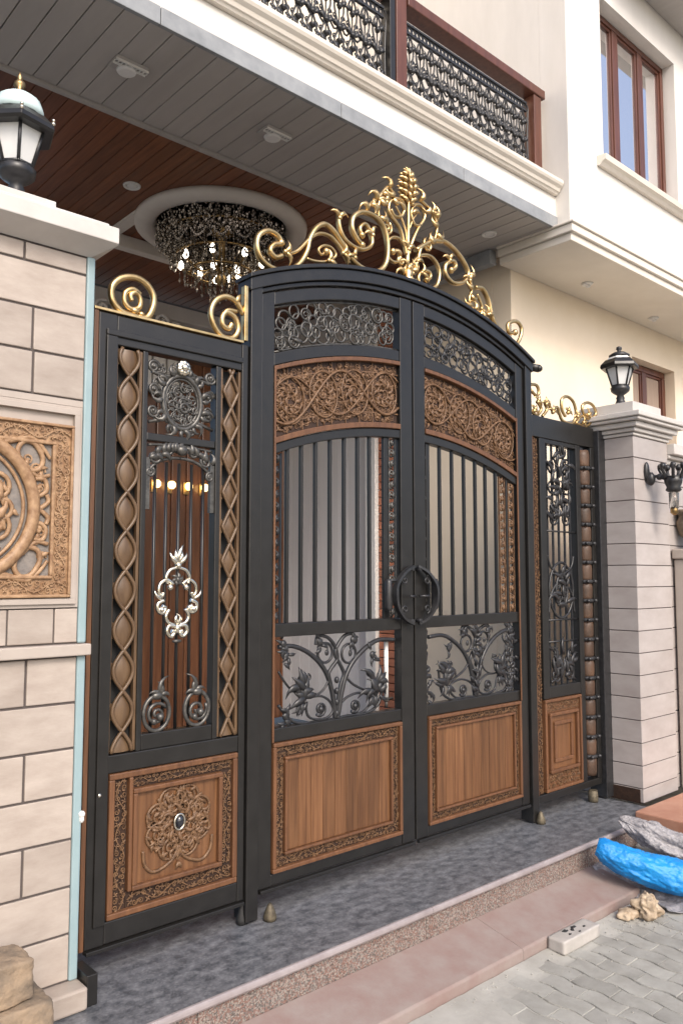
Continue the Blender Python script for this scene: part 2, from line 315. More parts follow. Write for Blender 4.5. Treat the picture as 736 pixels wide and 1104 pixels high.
TR = {
'main':[(2.136,3.14),(2.099,3.123),(2.069,3.145),(2.091,3.179),(2.132,3.196),(2.105,3.228),(2.054,3.231),(2.011,3.2),(1.997,3.155),(2.012,3.105),(2.055,3.075),(2.121,3.069),(2.189,3.093),(2.243,3.138),(2.282,3.205),(2.298,3.266),(2.337,3.329),(2.386,3.363),(2.436,3.352),(2.479,3.319),(2.522,3.279),(2.574,3.235),(2.645,3.214),(2.736,3.225),(2.793,3.274),(2.812,3.348),(2.803,3.428),(2.766,3.486),(2.701,3.507),(2.628,3.498),(2.574,3.454),(2.565,3.398),(2.595,3.354),(2.631,3.33)],
'second':[(2.479,3.45),(2.479,3.398),(2.496,3.351),(2.53,3.321),(2.592,3.306),(2.654,3.317),(2.7,3.357),(2.691,3.409),(2.655,3.445),(2.618,3.414),(2.631,3.377)],
'in1':[(2.166,3.154),(2.227,3.19),(2.298,3.266),(2.354,3.308),(2.42,3.315),(2.47,3.291),(2.504,3.261),(2.547,3.214)],
'in2':[(2.282,3.168),(2.338,3.17),(2.403,3.188),(2.462,3.23),(2.436,3.262),(2.387,3.26),(2.354,3.232),(2.37,3.211),(2.398,3.232)],
'stem':[(2.966,3.69),(2.963,3.532),(2.959,3.403),(2.958,3.262)],
'stL':[(2.949,3.372),(2.934,3.424),(2.901,3.499),(2.823,3.559),(2.833,3.619),(2.892,3.652),(2.936,3.623),(2.915,3.567),(2.862,3.551),(2.837,3.578)],
'stR':[(2.973,3.379),(2.994,3.442),(3.042,3.535),(3.099,3.618),(3.079,3.669),(3.029,3.665),(2.992,3.613),(3.016,3.556),(3.063,3.563)],
'stL2':[(2.955,3.388),(2.95,3.486),(2.911,3.566),(2.872,3.61)],
'stR2':[(2.965,3.391),(2.974,3.493),(3.012,3.583),(3.054,3.64)],
'smL':[(2.944,3.301),(2.953,3.388),(2.894,3.441),(2.822,3.413),(2.816,3.321),(2.87,3.308),(2.901,3.345),(2.88,3.374),(2.847,3.358)],
'wingL':[(2.664,3.516),(2.701,3.569),(2.757,3.621),(2.815,3.689),(2.853,3.667),(2.843,3.622)],
'wingR':[(3.054,3.705),(3.138,3.674),(3.185,3.629),(3.19,3.557),(3.157,3.489)],
'drop':[(2.757,3.607),(2.747,3.549),(2.756,3.49)],
'cone':[(2.964,3.826),(2.967,3.784),(2.969,3.734),(2.964,3.69)],
'foot':[(2.918,3.252),(2.958,3.318),(3.008,3.275)],
'rL':[(2.988,3.27),(3.03,3.352),(3.062,3.44),(3.136,3.494),(3.235,3.523)],
'rspiral':[(2.991,3.225),(2.982,3.306),(3.043,3.386),(3.125,3.413),(3.184,3.389),(3.208,3.338),(3.186,3.267),(3.123,3.23),(3.061,3.229),(3.038,3.272),(3.073,3.316),(3.124,3.323),(3.134,3.297),(3.103,3.275)],
'rbig':[(3.023,3.416),(3.126,3.488),(3.222,3.527),(3.32,3.514),(3.408,3.464),(3.453,3.402),(3.406,3.337),(3.316,3.315),(3.256,3.35),(3.263,3.403),(3.323,3.438),(3.344,3.41),(3.304,3.38)],
'rplume':[(3.453,3.402),(3.485,3.32),(3.461,3.254),(3.494,3.202),(3.577,3.206)],
'rdown':[(3.509,3.333),(3.58,3.343),(3.634,3.288),(3.665,3.195),(3.732,3.117),(3.831,3.072)],
'rdown2':[(3.532,3.301),(3.571,3.25),(3.607,3.167),(3.664,3.134),(3.756,3.091)],
'rend':[(3.756,3.091),(3.87,3.067),(3.937,3.128),(3.952,3.195),(3.9,3.224),(3.822,3.191),(3.828,3.141),(3.885,3.152)],
'pA':[(2.136,1.398),(2.213,1.398),(2.292,1.37),(2.361,1.323),(2.412,1.262),(2.444,1.183),(2.457,1.115),(2.464,1.057)],
'pB':[(2.851,1.393),(2.747,1.398),(2.661,1.367),(2.578,1.308),(2.53,1.243),(2.503,1.168),(2.49,1.102),(2.477,1.055)],
'pC':[(2.348,1.395),(2.36,1.433),(2.418,1.425),(2.464,1.379),(2.477,1.325),(2.444,1.289),(2.425,1.261),(2.438,1.212),(2.457,1.153),(2.477,1.074)],
'pD':[(2.585,1.392),(2.578,1.432),(2.524,1.429),(2.477,1.383),(2.464,1.345),(2.497,1.294),(2.517,1.254),(2.497,1.207),(2.484,1.15),(2.48,1.074)],
'pF':[(2.137,1.293),(2.172,1.245),(2.214,1.205),(2.281,1.171),(2.342,1.169),(2.393,1.193),(2.425,1.233)],
'pG':[(2.537,1.233),(2.577,1.2),(2.646,1.169),(2.703,1.149)],
'pH':[(2.244,1.202),(2.287,1.133),(2.305,1.084),(2.355,1.065),(2.419,1.067),(2.451,1.096),(2.431,1.137),(2.38,1.165),(2.317,1.167)],
'pI':[(2.497,1.12),(2.537,1.145),(2.605,1.158),(2.674,1.141),(2.681,1.101),(2.646,1.07),(2.591,1.061),(2.523,1.059)],
'pJ':[(2.138,1.149),(2.185,1.098),(2.233,1.065),(2.318,1.055),(2.419,1.054),(2.47,1.056),(2.55,1.061),(2.66,1.059),(2.731,1.086),(2.76,1.133),(2.775,1.223)],
'pcirc':[(2.403,1.357),(2.445,1.354),(2.548,1.345),(2.6,1.341),(2.374,1.109),(2.399,1.107),(2.584,1.101),(2.268,1.2),(2.717,1.187),(2.172,1.355),(2.159,1.41),(2.173,1.1),(2.697,1.33),(2.367,1.408),(2.571,1.407)],
'gl1':[(1.405,2.756),(1.4,2.778),(1.424,2.793),(1.441,2.769),(1.435,2.736),(1.401,2.724),(1.376,2.745),(1.378,2.782),(1.409,2.803),(1.44,2.788)],
'gl1o':[(1.431,2.697),(1.368,2.703),(1.327,2.738),(1.323,2.791),(1.36,2.834),(1.417,2.851),(1.467,2.836),(1.496,2.797),(1.494,2.75),(1.47,2.705)],
'gl2':[(1.923,2.818),(1.886,2.865),(1.833,2.876),(1.782,2.846),(1.76,2.791),(1.778,2.737),(1.818,2.701),(1.871,2.707),(1.897,2.747),(1.881,2.794),(1.84,2.81),(1.817,2.785),(1.82,2.751),(1.847,2.741),(1.864,2.765)],
'gl2b':[(1.887,2.822),(1.84,2.818),(1.815,2.782)],
'gr1':[(4.028,2.827),(4.088,2.8),(4.113,2.826),(4.09,2.865),(4.017,2.853),(3.98,2.798),(4.013,2.718),(4.083,2.679),(4.134,2.721),(4.11,2.754)],
'gr2':[(4.145,2.68),(4.196,2.73),(4.173,2.77),(4.211,2.783),(4.247,2.737),(4.312,2.761),(4.336,2.721),(4.374,2.681),(4.48,2.68),(4.524,2.746),(4.5,2.818),(4.433,2.846),(4.366,2.821),(4.364,2.754),(4.401,2.715)],
'gr3':[(4.521,2.686),(4.592,2.741),(4.691,2.739),(4.765,2.78),(4.738,2.83),(4.667,2.843),(4.601,2.811),(4.621,2.76),(4.692,2.77)],
'gr4':[(4.48,2.68),(4.562,2.683),(4.645,2.679),(4.764,2.764)],
}
# ================================================================== GATE
def arc(x, top, rad=2.45): return top-rad+math.sqrt(max(0, rad*rad-(x-XC)**2))
F = lambda top, rad=2.45: (lambda x: arc(x, top, rad))
# ---- fixed arch frame with gilded crest
g = thing('arched_gateway', 'charcoal arched gate surround carrying the tall gilded scroll crest', 'gateway', (XC, GY, FLR))
MB().box(1.948, 2.008, GY-.012, GY+.075, .31, arc(1.948, 3.22)-.01).build('post', 'iron', g, .004)
MB().box(3.932, 3.992, GY-.012, GY+.075, .31, arc(3.992, 3.22)-.01).build('post', 'iron', g, .004)
a = MB().arch(F(3.150), F(3.205), 1.94, 4.0, GY-.02, GY+.08, 40)
a.arch(F(3.207), F(3.226), 1.932, 4.008, GY-.032, GY+.09, 40)
a.arch(F(3.128), F(3.148), 2.01, 3.93, GY-.004, GY+.06, 40)
a.build('arch', 'iron', g, .003)
cm = MB()
def gold(k, r, n=8, taper=False, dy=.025, flat=1.): curve(cm, TR[k], GY+dy, r, n, 5, flat, taper)
gold('main', .0128, flat=1.4); gold('second', .0108, flat=1.4); gold('in1', .009, flat=1.5); gold('in2', .007)
gold('stem', .010, dy=.02); gold('stL', .009, flat=1.4); gold('stR', .009, dy=.03, flat=1.4); gold('stL2', .006); gold('stR2', .006, dy=.03)
gold('smL', .0085, flat=1.5); gold('rL', .0105, flat=1.5); gold('rspiral', .0095, flat=1.5); gold('rbig', .012, flat=1.4); gold('rdown', .0125, flat=1.4); gold('rdown2', .009); gold('rend', .012)
for k in ('wingL', 'wingR', 'drop', 'rplume', 'foot'):
    q = cr(TR[k], 4)
    for i in range(0, len(q)-1):
        a_ = math.atan2(q[i+1][1]-q[i][1], q[i+1][0]-q[i][0])
        i % 3 or cm.leaf(q[i][0], q[i][1], a_+.5*(-1)**(i//3), .058, .034, GY+.02, 1.9*(-1)**(i//3), .8)
    curve(cm, TR[k], GY+.025, .010, 8, 4)
# pine-cone finial of overlapping leaves
for i in range(9):
    z = 3.66+i*.017; w = .028*math.sin(math.pi*(i+1.2)/10.5)+.008
    for j in range(5):
        a_ = 2*math.pi*(j+.5*(i % 2))/5
        cm.leaf(2.966+w*math.cos(a_)*.9, z-.012, 1.57-.9*math.cos(a_), .045, .026, GY+.025+w*math.sin(a_), -.5*math.cos(a_), .8)
for a_ in (.5, 1.1, 1.6, 2.1, 2.7): cm.leaf(2.966, 3.80, a_, .05, .022, GY+.02, .5)
# leaf tufts where the scrolls meet
for (x, z, a0) in ((2.479, 3.42, 1.7), (2.50, 3.25, .3), (2.96, 3.40, 1.57), (2.96, 3.30, 1.57), (2.41, 3.19, 0.6), (2.15, 3.16, .2), (2.58, 3.25, 2.4), (3.46, 3.36, 2.0), (3.56, 3.22, -1.), (3.62, 3.2, 1.), (3.06, 3.30, .4), (2.80, 3.60, 2.2), (3.15, 3.66, .6), (2.70, 3.40, 2.3), (3.29, 3.43, 2.)):
    for d in (-.5, .4): cm.leaf(x, z, a0+d, .062, .026, GY+.018, d*1.8, .8)
    cm.blob((x, GY+.016, z), .013)
cm.lathe([(.03, 0), (.045, .02), (.02, .04), (.03, .06), (.012, .09)], (2.962, GY+.025, 3.215), 12)
for sg in (-1, 1):                       # fan of curls round the central stem
    for (dx, z, r, a_) in ((.155, 3.47, .036, 2.), (.06, 3.33, .026, 2.6)):
        cm.tube(yz(spiral(2.963+sg*dx, z, r, a_ if sg > 0 else 3.14-a_, 1.5, 24, .15, sg), GY+.025), .0075, n=6, flat=1.4)
        cm.leaf(2.963+sg*dx, z+r*.6, 1.57-sg*.5, .06, .026, GY+.018, -sg*1.2, .8)
    cm.leaf(2.963+sg*.03, 3.60, 1.57-sg*.5, .07, .026, GY+.02, -sg*.9, .8)
# bud knots
for (x, z) in ((2.63, 3.33), (2.13, 3.197), (3.10, 3.275), (3.304, 3.38), (3.885, 3.152), (2.63, 3.38), (2.847, 3.358), (2.398, 3.232)): cm.blob((x, GY+.022, z), .019)
cm.build('crest', 'gold', g)
MB().box(1.916, 1.934, GY-.01, GY+.02, 2.70, 2.94).build('gilded_strip', 'gold', g, .002)
for x in (2.055, 3.975):
    MB().lathe([(.026, 0), (.028, .014), (.022, .035), (.010, .062), (.004, .068)], (x, GY-.03, FLR+.001), 10).build('floor_stop', 'dull_brass', g)

def leaf_gate(sx, label):
    """one swinging leaf; sx=-1 left of the middle, +1 right"""
    xo, xi = XC+sx*.955, XC+sx*.005                     # outer edge, meeting edge
    lo, hi = min(xo, xi), max(xo, xi)
    t = thing('gate_leaf', label, 'gate leaf', (xo, GY, .415))
    y0, y1 = GY+.004, GY+.058
    ox, ix = XC+sx*.885, XC+sx*.092                     # clear opening
    a, b = min(ox, ix), max(ox, ix)
    fr = MB()
    for (p, q) in ((xo, ox), (ix, xi)):
        l, h = min(p, q), max(p, q)
        fr.arch(lambda x: .415, F(3.125), l, h, y0, y1, 2)
    fr.arch(F(3.062), F(3.122), a, b, y0+.002, y1-.002, 20)      # head
    fr.arch(F(2.790), F(2.845), a, b, y0+.004, y1-.004, 20)      # under the filigree
    fr.arch(F(2.397), F(2.440), a, b, y0+.004, y1-.004, 20)      # over the bars
    for (z0, z1) in ((1.442, 1.500), (1.000, 1.058), (.415, .462)): fr.box(a, b, y0+.004, y1-.004, z0, z1)
    fr.build('frame', 'iron', t, .004)
    MB().box(lo+.01, hi-.01, y0-.012, y0+.01, .398, .413).build('bottom_edge', 'iron', t, .002)
    # filigree fan light
    fm = MB(); ins = lambda x, z: a+.004 < x < b-.004 and arc(x, 2.845)+.004 < z < arc(x, 3.062)-.004
    pts_ = []
    for _ in range(3000):
        x, z = rnd.uniform(a, b), rnd.uniform(2.66, 3.06); A_ = rnd.uniform(.026, .042)
        if ins(x-A_, z) and ins(x+A_, z) and ins(x, z-A_) and ins(x, z+A_) and all((x-p)**2+(z-q)**2 > (.60*(A_+r_))**2 for p, q, r_ in pts_): pts_.append((x, z, A_))
    for x, z, A_ in pts_:
        fm.tube(yz(ring2(x, z, A_*rnd.uniform(.8, 1.05), A_*rnd.uniform(.85, 1.08), 18), GY+.028+rnd.uniform(-.005, .005)), rnd.uniform(.0045, .0062), n=5, closed=True)
        if rnd.random() < .4: fm.tube(yz(spiral(x, z, A_*.7, rnd.random()*6, 1.2, 14, .25), GY+.03), .0042, n=5)
    for _ in range(60):
        x, z = rnd.uniform(a, b), rnd.uniform(2.66, 3.06); A_ = rnd.uniform(.010, .016)
        if ins(x-A_, z) and ins(x+A_, z) and ins(x, z-A_) and ins(x, z+A_): fm.tube(yz(ring2(x, z, A_, A_, 10), GY+.024), .004, n=5, closed=True)
    for zz in (2.852, 3.055): fm.tube([(x, GY+.03, arc(x, zz)) for x in [a+(b-a)*i/16 for i in range(17)]], .006, n=6)
    for i in range(4):
        x = rnd.uniform(a+.02, b-.02); z = arc(x, rnd.uniform(2.87, 3.02)); fm.leaf(x, z, rnd.random()*6.28, .055, .022, GY+.024, rnd.uniform(-1, 1))
    fm.build('filigree', 'pewter' if sx < 0 else 'black', t)
    # carved wooden band
    ml = MB().arch(F(2.768), F(2.788), a+.002, b-.002, GY, GY+.03, 20); ml.arch(F(2.442), F(2.468), a+.002, b-.002, GY-.002, GY+.03, 20)
    wb = ml.build('wooden_band', 'teak', t, .003)
    MB().arch(F(2.460), F(2.775), a+.001, b-.001, GY+.028, GY+.045, 20).build('ground', 'carve_dark', wb)
    c = MB(); yb = GY+.024; lowf, hif = F(2.470), F(2.766)
    inb = lambda x, z: a+.003 < x < b-.003 and lowf(x)+.003 < z < hif(x)-.003
    W = b-a
    for ph, rr_ in ((0, .0065), (math.pi, .0048)):               # two long vines
        c.tube([(a+W*i/60, yb-.006, arc(a+W*i/60, 2.617)+.105*math.sin(ph+sx*(i/60*math.pi*2.6+.6))) for i in range(61)], rr_, n=6)
    for k in range(4):                                            # big medallion rings
        x = a+W*(k+.5)/4; z = arc(x, 2.617); c.tube(yz(ring2(x, z, .085, .108, 26), yb-.004), .0045, n=6, closed=True)
        c.tube(yz(spiral(x, z, .07, k*1.3, 1.8, 30, .15, 1 if k % 2 else -1), yb-.002), .0052, n=5)
        for j in range(9):
            an = j*.7+k; c.leaf(x+.03*math.cos(an), z+.03*math.sin(an), an, .05, .02, yb, .8)
    for zt in (2.52, 2.575, 2.66, 2.72):                          # wires following the arch and uprights
        c.tube([(a+W*i/20, yb+.001, arc(a+W*i/20, zt)) for i in range(21)], .0028 if zt not in (2.52, 2.72) else .0042, n=4)
    for k in range(1, 9):
        x = a+W*k/9; c.tube([(x, yb+.001, lowf(x)), (x, yb+.001, hif(x))], .0032, n=4)
    for _ in range(900):
        x = rnd.uniform(a, b); z = arc(x, rnd.uniform(2.475, 2.76)); rr_ = rnd.uniform(.008, .02)
        if inb(x-rr_, z) and inb(x+rr_, z) and inb(x, z-rr_) and inb(x, z+rr_):
            if rnd.random() < .55: c.tube(yz(spiral(x, z, rr_, rnd.random()*6, 1.5, 11, .2, rnd.choice((-1, 1))), yb+.002), .003, n=4)
            else: c.leaf(x, z, rnd.random()*6.28, rr_*1.7, rr_*.8, yb+.002, rnd.uniform(-1.2, 1.2))
    c.build('carving', 'carve', wb)
    # vertical bars
    bx = [2.178, 2.258, 2.342, 2.43, 2.518, 2.605, 2.684, 2.79] if sx < 0 else [3.10, 3.20, 3.30, 3.40, 3.497, 3.587, 3.68, 3.775]
    for i, x in enumerate(bx):
        w = .007 if i not in ((7,) if sx < 0 else (0,)) else .014
        MB().box(x-w, x+w, GY+.022, GY+.040, 1.50, arc(x, 2.397)+.004).build('bar', 'iron', t, .002)
    # ornate upright strips beside the bars
    xs = [(2.118, 'black'), (2.838, 'pewter')] if sx < 0 else [(3.066, 'pewter'), (3.735, 'carve'), (3.818, 'carve')]
    for x, mm in xs:
        st = MB(); zt = arc(x, 2.397); n = int((zt-1.5)/.05)
        for i in range(n):
            z = 1.5+(zt-1.5)*(i+.5)/n; sg = 1 if i % 2 else -1
            st.tube(yz(spiral(x, z, .021, 1.57*sg, 1.3, 14, .2, sg), GY+.03), .0055, n=5)
            st.leaf(x, z-.015, 1.57-.6*sg, .042, .019, GY+.026, sg); st.blob((x, GY+.022, z), (.008, .006, .008), 6, 4)
        for dx in (-.024, .024): st.box(x+dx-.0025, x+dx+.0025, GY+.024, GY+.036, 1.5, zt)
        st.build('twisted_strip', mm, t)
    # wrought scroll panel
    sp = MB(); mir = (lambda p: p) if sx < 0 else (lambda p: (2*XC-p[0]+.012, p[1]))
    for k, r in (('pA', .011), ('pB', .011), ('pC', .0085), ('pD', .0085), ('pF', .005), ('pG', .006), ('pH', .006), ('pI', .006), ('pJ', .007)):
        curve(sp, [mir(p) for p in TR[k]], GY+.03, r, 6, 5, 1.)
    PC = [mir(p) for p in TR['pcirc']]
    for i, r in ((0, .044), (2, .044)): sp.tube(yz(ring2(*PC[i], r, r, 22), GY+.03), .0065, n=6, closed=True); sp.blob((PC[i][0]+.01, GY+.03, PC[i][1]), (.012, .006, .015))
    for i in (4, 6): sp.tube(yz(spiral(*PC[i], .032, 3.9, 1.7, 24, .15), GY+.028), .007, n=6); sp.blob((PC[i][0], GY+.026, PC[i][1]), .014)
    for i in (7, 8):                                              # bird-like leaf clusters
        x, z = PC[i]; d = -sx if i == 7 else sx
        for k in range(11):
            an = 1.57+d*.2+(k-5)*.34; sp.leaf(x+rnd.uniform(-.02, .02), z+rnd.uniform(-.05, .03), an, rnd.uniform(.06, .11), .036, GY+.022+rnd.uniform(-.006, .006), rnd.uniform(-.8, .8))
        sp.blob((x, GY+.025, z-.01), (.026, .014, .045), 10, 6)
        for k in range(6): sp.leaf(x+rnd.uniform(-.03, .03), z-.05, -1.57+rnd.uniform(-.7, .7), .06, .022, GY+.024, rnd.uniform(-.6, .6))
        sp.tube(yz(spiral(x+d*.035, z+.06, .022, 2.4, 1.2, 14), GY+.028), .005, n=5)
    for i in (9, 10, 11, 12, 13, 14):
        x, z = PC[i]; n = 9 if i in (9, 11) else 5
        for k in range(n):
            sp.leaf(x+rnd.uniform(-.015, .015), z+rnd.uniform(-.03, .03), k*6.28/n, .045, .02, GY+.024, rnd.uniform(-1, 1))
        sp.blob((x, GY+.024, z), (.018, .01, .018))
    cx = mir((2.47, 0))[0]
    for k in range(4): sp.blob((cx, GY+.026, 1.08+k*.05), (.012, .012, .016))
    if sx > 0:                                                    # the right panel has a leafy candelabrum and side borders
        for k in range(26): sp.leaf(cx+rnd.uniform(-.03, .03), rnd.uniform(1.08, 1.42), 1.57+rnd.uniform(-1.4, 1.4), .06, .024, GY+.02, rnd.uniform(-1, 1))
        for x in (3.09, 3.76, 3.80):
            for k in range(20): sp.leaf(x+rnd.uniform(-.03, .03), rnd.uniform(1.07, 1.43), rnd.random()*6.28, .05, .022, GY+.024, rnd.uniform(-1, 1))
            sp.tube(yz([(x-.02+.02*math.sin(i*.9), 1.06+.38*i/24) for i in range(25)], GY+.028), .005, n=5)
    sp.build('scroll_panel', 'black', t)
    # lower wooden panel
    x0, x1, z0, z1 = a+.006, b-.004, .464, .998
    pf = MB(); frame_rect(pf, x0, x1, z0, z1, .018, GY-.004, GY+.04)
    bw = .078 if sx < 0 else .07
    frame_rect(pf, x0+bw-.014, x1-bw+.014, z0+bw-.014, z1-bw+.014, .013, GY-.003, GY+.03)
    wp = pf.build('wooden_panel', 'teak', t, .004)
    pl = MB(); px0, px1 = x0+bw, x1-bw; n = 9
    for i in range(n): pl.box(px0+(px1-px0)*i/n+.0006, px0+(px1-px0)*(i+1)/n-.0006, GY+.012, GY+.035, z0+bw, z1-bw)
    pl.build('planks', 'teak_plank', wp, .0025)
    gb = MB(); frame_rect(gb, x0+.016, x1-.016, z0+.016, z1-.016, bw-.028, GY+.016, GY+.03); gb.build('border_ground', 'carve_dark', wp)
    cb = MB(); i0, i1 = .019, bw-.015
    carve_strip(cb, x0+i0, x1-i0, z1-i1, z1-i0, GY+.013); carve_strip(cb, x0+i0, x1-i0, z0+i0, z0+i1, GY+.013)
    carve_strip(cb, x0+i0, x0+i1, z0+i1, z1-i1, GY+.013); carve_strip(cb, x1-i1, x1-i0, z0+i1, z1-i1, GY+.013)
    cb.build('carved_border', 'carve', wp)
    # thin teak bead along the hinge side
    e0 = a-.002 if sx < 0 else b-.008
    MB().box(e0, e0+.010, GY-.003, GY+.004, 1.0, arc(e0, 2.79)).build('wooden_bead', 'teak', t, .002)
    if sx < 0:
        rd = MB(); rd.lathe([(.011, 0), (.011, .27)], (2.835, GY+.07, 1.112), 10); rd.build('unlit_tube_lamp', 'light_trim', t)  # tube lamp built unlit; its glow is put into the white colour
        rd = MB(); rd.tube([(2.79, GY+.06, 1.39), (2.86, GY+.06, 1.39)], .007, n=6); rd.blob((2.835, GY+.07, 1.10), (.02, .014, .014)); rd.tube([(2.835, GY+.07, 1.10), (2.835, GY+.07, 1.06)], .008, n=6); rd.tube([(2.80, GY+.06, 1.105), (2.87, GY+.06, 1.105)], .005, n=6); rd.tube([(2.835, GY+.072, 1.39), (2.835, GY+.072, 1.06)], .0045, n=6); rd.build('tube_lamp_bracket', 'pewter', t)
    # D handle
    h = MB(); hx = XC-.012+sx*.016; zc = 1.613; kb_ = 1.45 if sx < 0 else 1.12
    pts = [(hx, .140), (hx+sx*.05*kb_, .112), (hx+sx*.095*kb_, .055), (hx+sx*.103*kb_, 0), (hx+sx*.093*kb_, -.06), (hx+sx*.055*kb_, -.115), (hx+sx*.005, -.145)]
    q = cr(pts, 6); h.tube([(p[0], GY-.018-.022*math.sin(math.pi*i/(len(q)-1)), zc+p[1]) for i, p in enumerate(q)], [.008+.003*math.sin(math.pi*i/(len(q)-1)) for i in range(len(q))], n=4, flat=1.9)
    for zz in (.10, -.10): h.tube([(x_, GY-.028, z_) for x_, z_ in spiral(hx+sx*.05*kb_, zc+zz*.72, .024, 1.57 if zz > 0 else -1.57, 1.3, 18, .2, -sx if zz > 0 else sx)], .0045, n=6)
    for zz in (.128, -.13): h.tube([(hx+sx*.012, GY+.01, zc+zz), (hx+sx*.012, GY-.03, zc+zz)], .010, n=8)
    h.tube([(XC+sx*.012, GY-.02, zc-.008), (hx+sx*.055, GY-.045, zc-.008)], .007, n=8)
    h.lathe([(.016, -.075), (.02, -.06), (.02, .06), (.014, .078)], (hx+sx*.118*kb_, GY-.012, zc), 10)
    h.tube([(hx+sx*.09*kb_, GY-.035, zc+.07), (hx+sx*.128*kb_, GY-.01, zc+.072)], .007, n=6)
    h.build('handle', 'black', t)
    return t
leaf_gate(-1, 'arched gate leaf with grey backdrop behind its bars, hinged beside the gold double spirals')
leaf_gate(1, 'arched gate leaf with beige wall behind its bars, hinged beside the narrow coiled side gate')
# ---- side gate with diamond strips
t = thing('side_gate', 'narrow side gate with two bronze diamond strips and a rosette panel, beside cream pillar', 'side gate', (1.61, GY, .40))
fr = MB(); y0, y1 = GY, GY+.055
fr.box(1.272, 1.345, y0, y1, .400, 2.685); fr.box(1.912, 1.944, y0, y1, .400, 2.685)
fr.box(1.345, 1.912, y0+.001, y1-.001, 2.570, 2.684); fr.box(1.345, 1.912, y0+.001, y1-.001, .401, .477); fr.box(1.345, 1.912, y0+.001, y1-.001, .992, 1.056)
fr.box(1.456, 1.478, y0+.004, y1-.004, 1.056, 2.57); fr.box(1.788, 1.812, y0+.004, y1-.004, 1.056, 2.57)
fr.box(1.478, 1.788, y0+.008, y1-.008, 2.225, 2.255); fr.box(1.478, 1.788, y0+.006, y1-.006, 1.056, 1.115)
fr.box(1.300, 1.345, y0-.009, y0-.0005, .470, 2.60); fr.box(1.300, 1.912, y0-.009, y0-.0005, 2.60, 2.625)
fr.build('frame', 'iron', t, .004)
MB().box(1.275, 1.94, y0-.014, y0+.02, .384, .398).build('bottom_edge', 'iron', t, .002)
MB().box(1.252, 1.270, y0-.002, y1, .40, 2.69).build('edge_strip', 'teak', t, .003)
MB().box(1.25, 1.915, y0-.008, y0+.03, 2.688, 2.699).build('gilded_strip', 'gold', t, .002)
gs = MB(); curve(gs, TR['gl1'], GY+.012, .011, 8, 6); curve(gs, TR['gl1o']+[TR['gl1o'][0]], GY+.012, .0135, 8, 6)
gs.blob((1.42, GY+.01, 2.72), (.02, .012, .014)); gs.blob((1.446, GY+.01, 2.712), (.014, .012, .012)); gs.build('scroll', 'gold', t)
gs = MB(); curve(gs, TR['gl2'], GY+.012, .0125, 8, 6); curve(gs, TR['gl2b'], GY+.01, .010, 8, 5); gs.leaf(1.885, 2.85, 1.5, .06, .028, GY+.01, -.4); gs.build('scroll', 'gold', t)
for (xc, half, amp, pit, z0, z1, straight) in ((1.400, .055, .040, .147, 1.062, 2.566, False), (1.862, .049, .036, .141, 1.062, 2.566, True)):
    d = MB()
    for sg in (-1, 1):
        n = int((z1-z0)/pit*12); pts = []
        for i in range(n+1):
            z = z0+(z1-z0)*i/n; ph = (z-z0)/pit
            v = math.cos(math.pi*ph) if not straight else 1-2*abs((ph+0.0) % 2-1)
            pts.append((xc+sg*amp*(v if straight else v), GY+.006, z))
        d.tube(pts, .0075, n=6)
    st = d.build('diamond_strip', 'bronze_wood', t)
    e = MB(); nl = int((z1-z0)/pit)
    for k in range(nl+1):
        zc = z0+k*pit
        if zc > z1: break
        # almond leaf between two crossings
        m_ = 10; pr = []
        for i in range(m_+1):
            u = -1+2*i/m_; w = amp*(math.cos(u*math.pi/2) if not straight else 1-abs(u))*.96
            z = zc+u*pit/2
            if z < z0 or z > z1: continue
            pr.append((w, z))
        b0 = len(e.v); nc = 8
        for (w, z) in pr:
            for q in range(nc+1):
                u = -1+2*q/nc; dome = (math.cos(u*math.pi/2) if not straight else (1-abs(u))*.7)*w/amp
                e.v.append((xc+u*w*.97, GY+.016-.011*dome, z))
        for i in range(len(pr)-1):
            for q in range(nc):
                k0 = b0+i*(nc+1)+q; e.f.append((k0, k0+1, k0+nc+2, k0+nc+1)); e.sm.append(True)
    for sg in (-1, 1): e.box(*((xc+half-.010, xc+half+.001) if sg > 0 else (xc-half-.001, xc-half+.010)), GY+.012, GY+.03, z0, z1)
    # wooden side fillets pierced by dark eyes
    for k in range(nl+1):
        zc = z0+k*pit
        for sg in (-1, 1):
            if zc-pit*.28 < z0: continue
            e.box(*sorted((xc+sg*(amp*.86), xc+sg*(half-.003))), GY+.016, GY+.03, max(z0, zc-pit*.20), min(z1, zc+pit*.20))
    e.build('almond_leaves', 'bronze_wood', st)
bk = MB().box(1.345, 1.455, GY+.050, GY+.053, 1.058, 2.568); bk.box(1.813, 1.911, GY+.050, GY+.053, 1.058, 2.568); bk.build('backing', 'rubber', t)
# medallion of cast ironwork
md = MB(); cx, cz = 1.636, 2.405
md.tube(yz(ring2(cx, cz-.01, .086, .108, 30), GY+.018), .010, n=8, closed=True); md.tube(yz(ring2(cx, cz-.01, .074, .094, 30), GY+.02), .005, n=6, closed=True)
ins = lambda x, z: ((x-cx)/.08)**2+((z-cz+.01)/.1)**2 < 1
filigree(md, ins, cx-.08, cx+.08, cz-.12, cz+.1, GY+.024, 34, .0055, (.012, .03))
for k in range(11):
    an = k*6.283/11+.2; x = cx+.093*math.cos(an); z = cz-.01+.113*math.sin(an)
    md.leaf(x, z, an+1.3, .05, .026, GY+.014, -1.5); md.leaf(x, z, an-1.0, .04, .022, GY+.018, 1.4)
for k in range(20):
    x = rnd.uniform(1.49, 1.775); z = rnd.uniform(2.28, 2.54)
    if ((x-cx)/.09)**2+((z-cz)/.11)**2 > 1: md.tube(yz(spiral(x, z, rnd.uniform(.012, .022), k, 1.4, 14, .2, (-1)**k), GY+.02), .0048, n=5)
